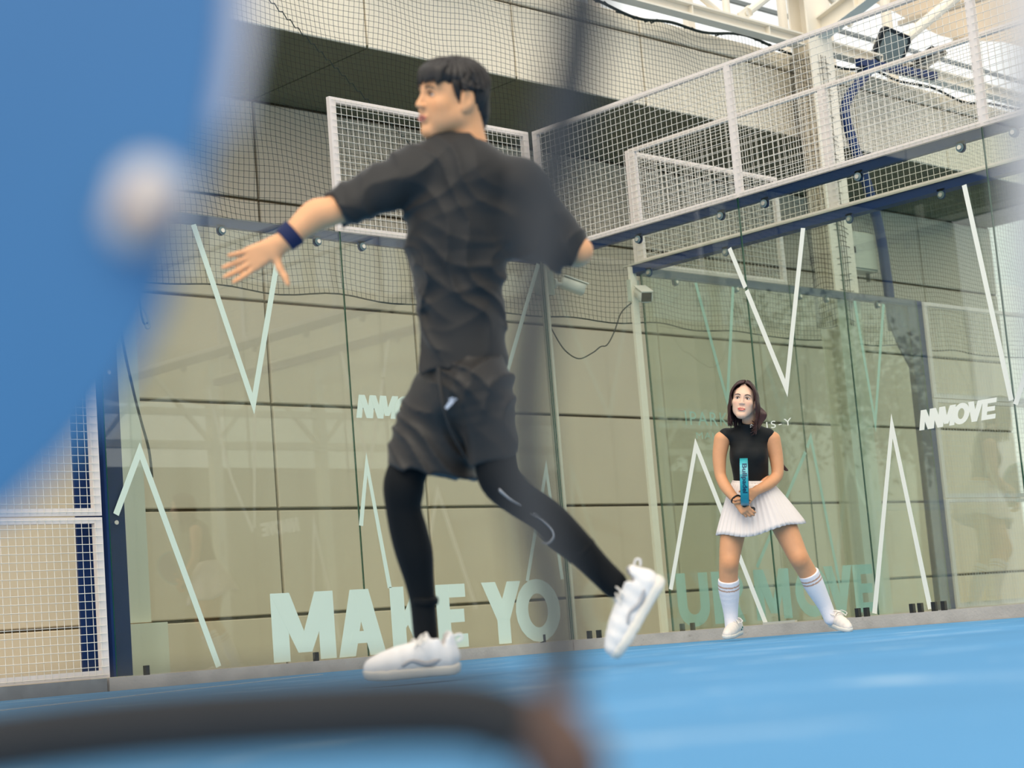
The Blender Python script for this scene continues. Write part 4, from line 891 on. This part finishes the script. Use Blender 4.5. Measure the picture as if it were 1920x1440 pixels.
# ------------------------------------------------------------------ the woman waiting with a racket
Wm = Figure(11.4, (1450, 1197, 0), 'person', 'woman in black sleeveless top and white pleated skirt holding a teal racket')
L, Lr = Wm.L, Wm.Lr
TOPM = mat('black_jersey', (17, 20, 22), .65, noise=.08, scale=6, sheen=.1, spec=.3)
SKIRTM = mat('white_pleats', (238, 228, 224), .75, noise=.03, scale=8)
SOCKM = mat('white_sock', (236, 232, 238), .85, attr='tone', bump=.2, bscale=200, noise=.02)
HAIRW = mat('dark_auburn_hair', (60, 30, 27), .4, noise=.3, scale=40, spec=.5)
WSHOE = mat('offwhite_leather', (230, 220, 212), .5, noise=.04, scale=20)
# head
wb_ = basis_from((-.20, .10, .97), (.10, 1, -.08)); wc = L(1394, 750, .12); ws = .93
fh = Field(.0034); TW = head_field(fh, wc, wb_, ws, True, True)
fh.chain([Lr(1401, 765, .10, .044), Lr(1405, 790, .07, .044), Lr(1407, 815, .03, .055)], .03)
Vh, Fh = fh.mesh()
fa = Field(.0052)
# arms: her right arm is at the left of the picture
fa.chain([Lr(1354, 824, .02, .050), Lr(1349, 855, .03, .043), Lr(1350, 885, .05, .036), Lr(1353, 898, .07, .034), Lr(1362, 915, .12, .034), Lr(1381, 938, .21, .026)], .03)
hand_field(fa, L(1383, 940, .22), L(1398, 957, .27)-L(1383, 940, .22), (.75, .65, .25), (.55, -.5, -.8), .92, (52, 56, 58, 60), (.55, .55, -.45), .02, 10)
fa.chain([Lr(1448, 824, .02, .050), Lr(1455, 855, .03, .043), Lr(1458, 885, .05, .037), Lr(1453, 897, .07, .035), Lr(1440, 908, .12, .034), Lr(1417, 921, .20, .026)], .03)
hand_field(fa, L(1415, 922, .21), L(1401, 936, .25)-L(1415, 922, .21), (-.35, .9, .3), (-.6, -.5, -.2), .92, (34, 38, 42, 46), (.75, .55, .2), .04, 10)
# legs
fa.chain([Lr(1390, 932, .0, .070), Lr(1379, 975, .04, .080), Lr(1371, 1020, .075, .070), Lr(1367, 1054, .095, .060), Lr(1366, 1078, .08, .057), Lr(1367, 1105, .05, .058), Lr(1370, 1145, .02, .040), Lr(1372, 1175, .02, .034)], .03)
fa.chain([Lr(1442, 932, .0, .070), Lr(1465, 975, .04, .078), Lr(1484, 1016, .08, .068), Lr(1498, 1046, .105, .060), Lr(1511, 1068, .08, .057), Lr(1525, 1095, .05, .057), Lr(1545, 1132, .02, .040), Lr(1556, 1158, .02, .034)], .03)
fa.ell(L(1369, 1056, .135), (.024, .028, .022), None, .05); fa.ell(L(1499, 1048, .140), (.024, .028, .022), None, .05)
fa.chain([Lr(1408, 820, .02, .085), Lr(1408, 880, .02, .095), Lr(1414, 925, .0, .115)], .03, ((0, 0, 1), .8))
Va, Fa = fa.mesh()
V, F = merge((Vh, Fh), (Va, Fa)); nh = len(Vh)
tone = skin_tone(len(V), (222, 162, 120)); tone[:nh] = np.array(srgb((238, 196, 170)))
hl = (V-wc)@wb_.T/ws; nk = np.clip((-.10-hl[:, 1])/.05, 0, 1)[:, None]; tone[:nh] = tone[:nh]*(1-nk[:nh])+np.array(srgb((220, 164, 126)))*nk[:nh]
cheek = np.exp(-(((np.abs(hl[:, 0])-.042)/.018)**2+((hl[:, 1]+.030)/.020)**2+((hl[:, 2]-.07)/.03)**2)); tone += cheek[:, None]*np.array([.02, -.06, -.06])
kp = [L(1370, 1056, .15), L(1500, 1048, .155)]
for q_ in kp: 
    dd = np.exp(-(((V-q_)**2).sum(1)/.045**2)); tone -= dd[:, None]*np.array([.05, .06, .05])*.7
wbody = Wm.add('body', V, F, SKIN_M, col=np.clip(tone, 0, 1))
LIPW = mat('lip_red', (206, 92, 84), .35)
face_bits(Wm, TW, wb_, ws, LIPW, mat('brow_brown', (74, 50, 42), .8), Vh, gaze=(-.001, .0005), eye_h=.0066)
# hair
fc = Field(.0050); Eh = lambda p, r, k=.02, op='u': fc.ell(TW(*p), np.array(r)*ws, wb_, k, op)
Eh((0, .036, -.026), (.083, .088, .100)); Eh((0, -.03, -.072), (.080, .10, .058))
def hclip(p):
    q = (p-wc)@wb_.T/ws
    return np.where((q[:, 2] > .010) & (np.abs(q[:, 0]) < .080), .088-.50*np.abs(q[:, 0]-.006)-q[:, 1], -1)
def hdisp(p): return .003*(vnoise(p, 26, 6)-.5)
V, F = fc.mesh(hdisp, hclip); wh = Wm.add('hair', V, F, HAIRW)
mb = MB(); rnd = random.Random(11)
for sg in (-1, 1):
    for i in range(64):
        u = i/63; big = 1.0 if sg < 0 else 1.16; j = rnd.uniform(-.006, .006)
        z0 = .068-.125*u; ph = u*2.0
        top = TW(.006+sg*.004, .1275-.018*max(0, z0/.07)**2-.02*max(0, -z0/.06)**2, z0)
        a1 = TW(sg*.044, .112-.018*max(0, z0/.07)**2, z0*.98+.004)
        a2 = TW(sg*(.074+.010*math.sin(ph))+j*.4, .052, z0*.92+.002-.004*u)
        a3 = TW(sg*(.080+.014*math.sin(ph))*big**.5, -.010+j, z0*.80-.004)
        a4 = TW(sg*(.080+.014*math.sin(ph))*big+j, -.065, z0*.72-.012)
        ln = (-.115-.035*rnd.random()) if sg < 0 else (-.135-.06*rnd.random())
        a5 = TW(sg*(.066+.02*rnd.random())*big*1.04, ln, z0*.70-.018+j)
        a6 = TW(sg*(.054+.035*rnd.random())*big, ln-.03, z0*.66-.012)
        lock(mb, [top, a1, a2, a3, a4, a5, a6], .0085, .0018, 6, .5, a3-TW(0, .02, -.03))
for i in range(40):
    a = rnd.uniform(2.0, 4.3); lock(mb, [TW(.05*math.sin(a), .112, -.02+.06*math.cos(a)), TW(.088*math.sin(a), .03, -.022+.100*math.cos(a)), TW(.088*math.sin(a), -.07, -.02+.10*math.cos(a)), TW(.075*math.sin(a)+rnd.uniform(-.01, .02), -.14-.05*rnd.random(), -.03+.09*math.cos(a))], .012, .003, 6, .5, TW(math.sin(a), 0, math.cos(a))-TW(0, 0, 0))
for i in range(8): # curled ends by her left shoulder
    x0 = .088+.007*i; lock(mb, [TW(.085, -.02, -.01-.006*i), TW(x0+.008, -.070, -.012), TW(x0+.014, -.10, -.01), TW(x0-.004, -.135, -.01), TW(x0-.022, -.13-.008*i, 0)], .008, .002, 6, .6)
Wm.mb('hair_strands', mb, HAIRW, wh)
mb = MB()
for i in range(5): lock(mb, [L(1455, 845, -.12), L(1466, 868, -.10), L(1472, 876+i*1.2, -.09), L(1476+i*.6, 879+i*.8, -.085)], .010, .0015, 5, .6)
Wm.mb('hair_tail', mb, HAIRW, wh)
# top
ft = Field(.0052)
ft.chain([Lr(1405, 822, .02, .100), Lr(1404, 850, .03, .118), Lr(1406, 872, .025, .113), Lr(1408, 893, .015, .108), Lr(1409, 912, .01, .110)], .03, ((0, 0, 1), .78), [(L(1409, 906, 0), (-.06, -1, 0))])
ft.cone(L(1361, 816, .02), L(1440, 816, .02), .044, .044, .04); ft.ell(L(1388, 854, .085), (.046, .046, .040), None, .04); ft.ell(L(1421, 854, .085), (.046, .046, .040), None, .04)
ft.cone(L(1407, 812, .035), L(1402, 780, .08), .062, .0495, .02, None, 'u', [(L(1403.5, 790.5, .06), (-.08, 1, .30))])
ft.ell(L(1339, 836, .02), (.044, .085, .10), None, .012, 's'); ft.ell(L(1462, 836, .02), (.050, .085, .10), None, .012, 's')
def top_disp(p): return folds(p, [((1, .12, .1), 85)], .0016, .7, 31)
V, F = ft.mesh(top_disp); wt = Wm.add('sleeveless_top', V, F, TOPM)
lg = MB(); OX, OY = 1.0, 5.0
for cx_, cy_, rx, ry, an in ((1406.2, 792.2, .5, 1.4, 35), (1408.2, 791.2, .6, 1.7, 0), (1410.2, 792.2, .5, 1.4, -35)):
    an = math.radians(an); lg.poly([L(cx_+OX+rx*math.cos(t)*math.cos(an)+ry*math.sin(t)*math.sin(an)*-1*-1, cy_+OY-(ry*math.sin(t)*math.cos(an)-rx*math.cos(t)*math.sin(an)), .131) for t in np.linspace(0, 2*math.pi, 9)[:-1]], (0, 0, .002))
for k_ in range(2): lg.poly([L(x+OX, y+OY, .131) for x, y in ((1405.4, 795.0+k_*1.0), (1411.0, 794.2+k_*1.0), (1411.0, 794.8+k_*1.0), (1405.4, 795.6+k_*1.0))], (0, 0, .002))
Wm.mb('collar_emblem', lg, mat('white_print', (235, 232, 228), .6), wt, False, 'small white leaf emblem on the collar')
# pleated skirt
NP, NR = 42, 12; n_ = NP*4; v_, f_ = [], []
c0 = L(1409, 903, .01); c1 = L(1422, 988, .02)
for j in range(NR+1):
    u = j/NR; e_ = u**.85
    for i in range(n_):
        th = 2*math.pi*i/n_; saw = ((i % 4)/4.); pl = (-.5+saw)*(.006+.018*u)*(1 if u > .06 else .2)
        rx = .120+(.262-.120)*e_; rz = .098+(.205-.098)*e_; wav = .016*u*math.sin(th*3+.9)+.009*u*math.sin(th*7)
        cc_ = c0+(c1-c0)*u; ct, st = math.cos(th), math.sin(th)
        yy = cc_[1]+u*(.046*ct*1.0)-.012*u*math.sin(th*4+.6)-.018*u*st
        v_.append((cc_[0]+(rx+pl+wav)*ct, yy, cc_[2]+(rz+pl+wav)*st))
for j in range(NR):
    for i in range(n_): a = j*n_+i; b = j*n_+(i+1) % n_; f_.append((a, b, b+n_, a+n_))
sk = Wm.add('pleated_skirt', v_, np.array(f_), SKIRTM, smooth=False); md = sk.modifiers.new('cloth', 'SOLIDIFY'); md.thickness = .003
fb_ = Field(.005); fb_.cone(L(1409, 900, .01), L(1410, 911, .01), .121, .126, .004, ((0, 0, 1), .82), 'u', [(L(1409, 900.5, 0), (0, 1, 0)), (L(1410, 912, 0), (0, -1, 0))]); V, F = fb_.mesh(); Wm.add('waistband', V, F, SKIRTM, sk)
# socks
def sock(pts, t0, nm):
    f1 = Field(.0048); a = np.array(pts[0][:3]); b = np.array(pts[1][:3]); f1.chain(pts, .02, None, [(a, a-b)]); V, F = f1.mesh()
    d_ = nrm(b-a); t = (V-a)@d_; col = skin_tone(len(V), (236, 232, 238))
    for s0 in (.028, .050): col[(t > s0) & (t < s0+.010)] = srgb((196, 154, 132))
    return Wm.add('sock', V, F, SOCKM, col=col)
s1_ = sock([Lr(1366, 1086, .075, .0635), Lr(1367, 1107, .052, .064), Lr(1370, 1147, .02, .045), Lr(1372, 1180, .02, .040)], 0, 'sock')
s2_ = sock([Lr(1516, 1074, .075, .0630), Lr(1526, 1096, .05, .062), Lr(1546, 1134, .02, .045), Lr(1557, 1160, .02, .040)], 0, 'sock')
ht = MB()
for dx in (-1.2, 1.2): ht.tube([L(1380+dx, 1102, .105), L(1380, 1104.5, .105)], .0035, 6)
Wm.mb('heart_motif', ht, mat('red_print', (190, 40, 50), .7), s1_, True)
SHW = (WSHOE, SOLEM, LACEM, None)
for hl_, td, nm in ((L(1385, 1188, -.05), (-.42, -.02, .90), 0), (L(1560, 1174, -.05), (.26, -.03, .95), 1)):
    T_, so_b = shoe(Wm, hl_, td, (0, 1, .05), .255, mats=SHW)
    mbb = MB(); mbb.tube([T_(.018, .086, -.02), T_(.01, .092, 0), T_(.018, .086, .02)], .007, 6); Wm.mb('heel_tab', mbb, mat('green_leather', (28, 104, 84), .5), so_b)
    mbb = MB()
    for sg in (-1, 1):
        for k_ in range(2): mbb.tube([T_(.05+.02*k_, .055-.012*k_, sg*.038), T_(.05+.02*k_, .055-.012*k_, sg*.046)], .006, 8)
    Wm.mb('green_dots', mbb, mat('green_leather', (28, 104, 84), .5), so_b)
br = MB(); wv_ = L(1380, 936, .205); dn = nrm(L(1392, 952, .25)-L(1370, 924, .16)); a_ = nrm(np.cross(dn, (0, 0, 1))); b_2 = np.cross(dn, a_)
br.tube([wv_+.030*(math.cos(t)*a_+math.sin(t)*b_2) for t in np.linspace(0, 2*math.pi, 17)], .0055, 6, False); Wm.mb('hair_tie', br, BLACKM)
# ------------------------------------------------------------------ racket she holds, seen edge-on
rk = Figure(11.4, (1400, 962, .27), 'padel_racket', 'teal padel racket held edge-on in the woman\'s hands', 'racket')
ax_u = nrm(L(1394.5, 862, .30)-L(1397, 948, .27)); base = L(1397, 948, .27)
n_w = nrm(A3(1, .02, .135)-ax_u*(A3(1, .02, .135)@ax_u)); dz_ = np.cross(n_w, ax_u)          # n_w: thickness direction, dz_: width towards us
if dz_[2] < 0: dz_ = -dz_
TEAL = mat('teal_gloss', (48, 164, 176), .3, noise=.25, scale=14, coat=.4); TEALD = mat('racket_face', (28, 92, 120), .35)
Hh = .285; Wd = .125; th2 = .0235
def outline(s):
    pts = []
    for i in range(40):
        a = 2*math.pi*i/40; y = .5+.5*math.sin(a); wv = math.cos(a)*(1-.25*(1-y)**2); pts.append(base+ax_u*(y*Hh*s+(1-s)*Hh/2)+dz_*wv*Wd*s)
    return pts
mb = MB(); mb.poly([p-n_w*th2 for p in outline(1)], n_w*th2*2); rf = rk.mb('frame', mb, TEAL, None, False)
for sg in (-1, 1):
    mb = MB(); mb.poly([p+n_w*sg*(th2+.0005) for p in outline(.9)], n_w*sg*.001); rk.mb('face', mb, TEALD, None, False)
mb = MB(); hb0 = base+ax_u*.01; hb1 = base-ax_u*.05-dz_*.10; mb.tube([hb0, base-ax_u*.015-dz_*.02, hb1], [.018, .0165, .0165], 10); mb.tube([hb1, hb1-dz_*.012], .021, 10); rk.mb('handle', mb, BLACKM, None, True)
mb = MB(); mb.tube(spline([hb1, hb1+A3(.02, -.01, .03), hb1+A3(.045, .0, .03), hb1+A3(.05, .018, .02), hb1+A3(.03, .02, .02)], 5), .006, 6); rk.mb('wrist_strap', mb, BLACKM, None, True)
# lettering down the near edge
def edge_text(txt):
    cu = bpy.data.curves.new('t', 'FONT'); cu.body = txt; cu.size = 1; cu.offset = .025; ob = bpy.data.objects.new('t', cu); COL.objects.link(ob); dg = bpy.context.evaluated_depsgraph_get()
    me = ob.evaluated_get(dg).to_mesh(); v = np.array([tuple(a.co) for a in me.vertices]); f = [tuple(p.vertices) for p in me.polygons]; ob.to_mesh_clear(); bpy.data.objects.remove(ob); bpy.data.curves.remove(cu)
    v[:, 0] -= v[:, 0].min(); v[:, 1] -= v[:, 1].min(); v[:, 0] /= v[:, 0].max(); v[:, 1] /= v[:, 1].max(); out = []
    for a in v:
        y = .93-.60*a[0]; wv = math.sqrt(max(0, 1-(2*y-1)**2))*(1-.25*(1-y)**2)
        out.append(base+ax_u*y*Hh+dz_*(wv*Wd+.0015)+n_w*(-.018+.036*a[1])*1.0)
    vv = rk.W(np.array(out))-rk.loc; return mesh_obj('edge_lettering', vv, f, mat('navy_print', (18, 62, 92), .5), rf)
edge_text('Bullpadel')
# ------------------------------------------------------------------ out-of-focus things right in front of the camera
def near(name, label, cat, px, py, d): return empty(name, P3(px, py, d), label, cat)
BLUEP = mat('blue_gloss_panel', (56, 112, 162), .45, noise=.05, scale=6); PALE = mat('pale_trim', (200, 196, 204), .5)
fp = near('blue_board', 'large blurred blue board with pale discs for the blurred glint of a screw at the upper left', 'board', 0, 400, .68); og = np.array(fp.location)
back = FW*.012
edge = [(432, -160), (420, 60), (393, 240), (345, 430), (292, 590), (220, 725), (125, 850), (5, 965), (-420, 1120), (-420, -160)]
MB().poly([P3(x, y, .68) for x, y in edge], back).build('board', BLUEP, fp, origin=og)
tr_ = MB(); tr_.poly([P3(x, y, .686) for x, y in ((432, -160), (478, -160), (470, 60), (436, 240), (393, 240), (420, 60))], back); tr_.build('pale_edge', PALE, fp, origin=og)
c0 = P3(284, 368, .675); disc_mb(c0, -FW, .0125, .006, 20).build('glint_disc', mat('glint_grey', (206, 204, 206), .5), fp, True, origin=og)  # oversized pale discs paint the out-of-focus glint of a small screw
disc_mb(P3(266, 412, .672), -FW, .0115, .006, 20).build('glint_disc', mat('glint_tan', (196, 186, 182), .5), fp, True, origin=og)
disc_mb(P3(276, 392, .667), -FW, .0055, .005, 16).build('fastener_core', mat('fastener_brown', (170, 128, 100), .5), fp, True, origin=og)
bf = near('black_frame', 'blurred black padded bar along the bottom with a bent rod and brown end', 'frame', 500, 1350, .66); og = np.array(bf.location)
PADM = mat('black_padding', (30, 32, 36), .75, noise=.2, scale=30)
MB().tube(spline([P3(-200, 1425, .66), P3(0, 1392, .66), P3(250, 1362, .66), P3(560, 1340, .66), P3(820, 1330, .66), P3(930, 1345, .66), P3(985, 1380, .66)], 6), .0155, 14).build('padded_bar', PADM, bf, True, origin=og)
MB().tube(spline([P3(1100, -80, .72), P3(1078, 120, .72), P3(1040, 300, .72), P3(1010, 520, .71), P3(985, 760, .70), P3(1000, 960, .69), P3(1042, 1140, .68), P3(1058, 1300, .67)], 6), [.0100]*14+[.0085]*15+[.0080]*14, 12).build('bent_rod', mat('dark_rod', (46, 50, 56), .7, noise=.2, scale=15), bf, True, origin=og)
f = Field(.004); 
def LN(px, py, d): return A3((px-960)*d/FPX, (720-py)*d/FPX, -d)
f.cone(LN(1030, 1385, .66), LN(1065, 1440, .66), .0135, .0155, .01); f.cone(LN(1010, 1330, .66), LN(1040, 1390, .66), .009, .012, .01)
V, F = f.mesh(); Vw = CAM+V[:, 0:1]*RT+V[:, 1:2]*UP-V[:, 2:3]*FW; big_mesh('end_knob', Vw-og, F, mat('brown_leather', (96, 70, 58), .6, noise=.2, scale=20), bf, True)
rp = near('pale_post', 'blurred pale grey post at the right edge of the picture', 'post', 1990, 300, .68); og = np.array(rp.location)
MB().tube([P3(1968, -200, .68), P3(1968, 200, .68), P3(1976, 500, .68), P3(1990, 760, .68), P3(2025, 900, .68)], [.016, .016, .014, .010, .003], 14).build('post', mat('pale_grey_paint', (196, 192, 192), .6), rp, True, origin=og)
bpy.context.view_layer.update()
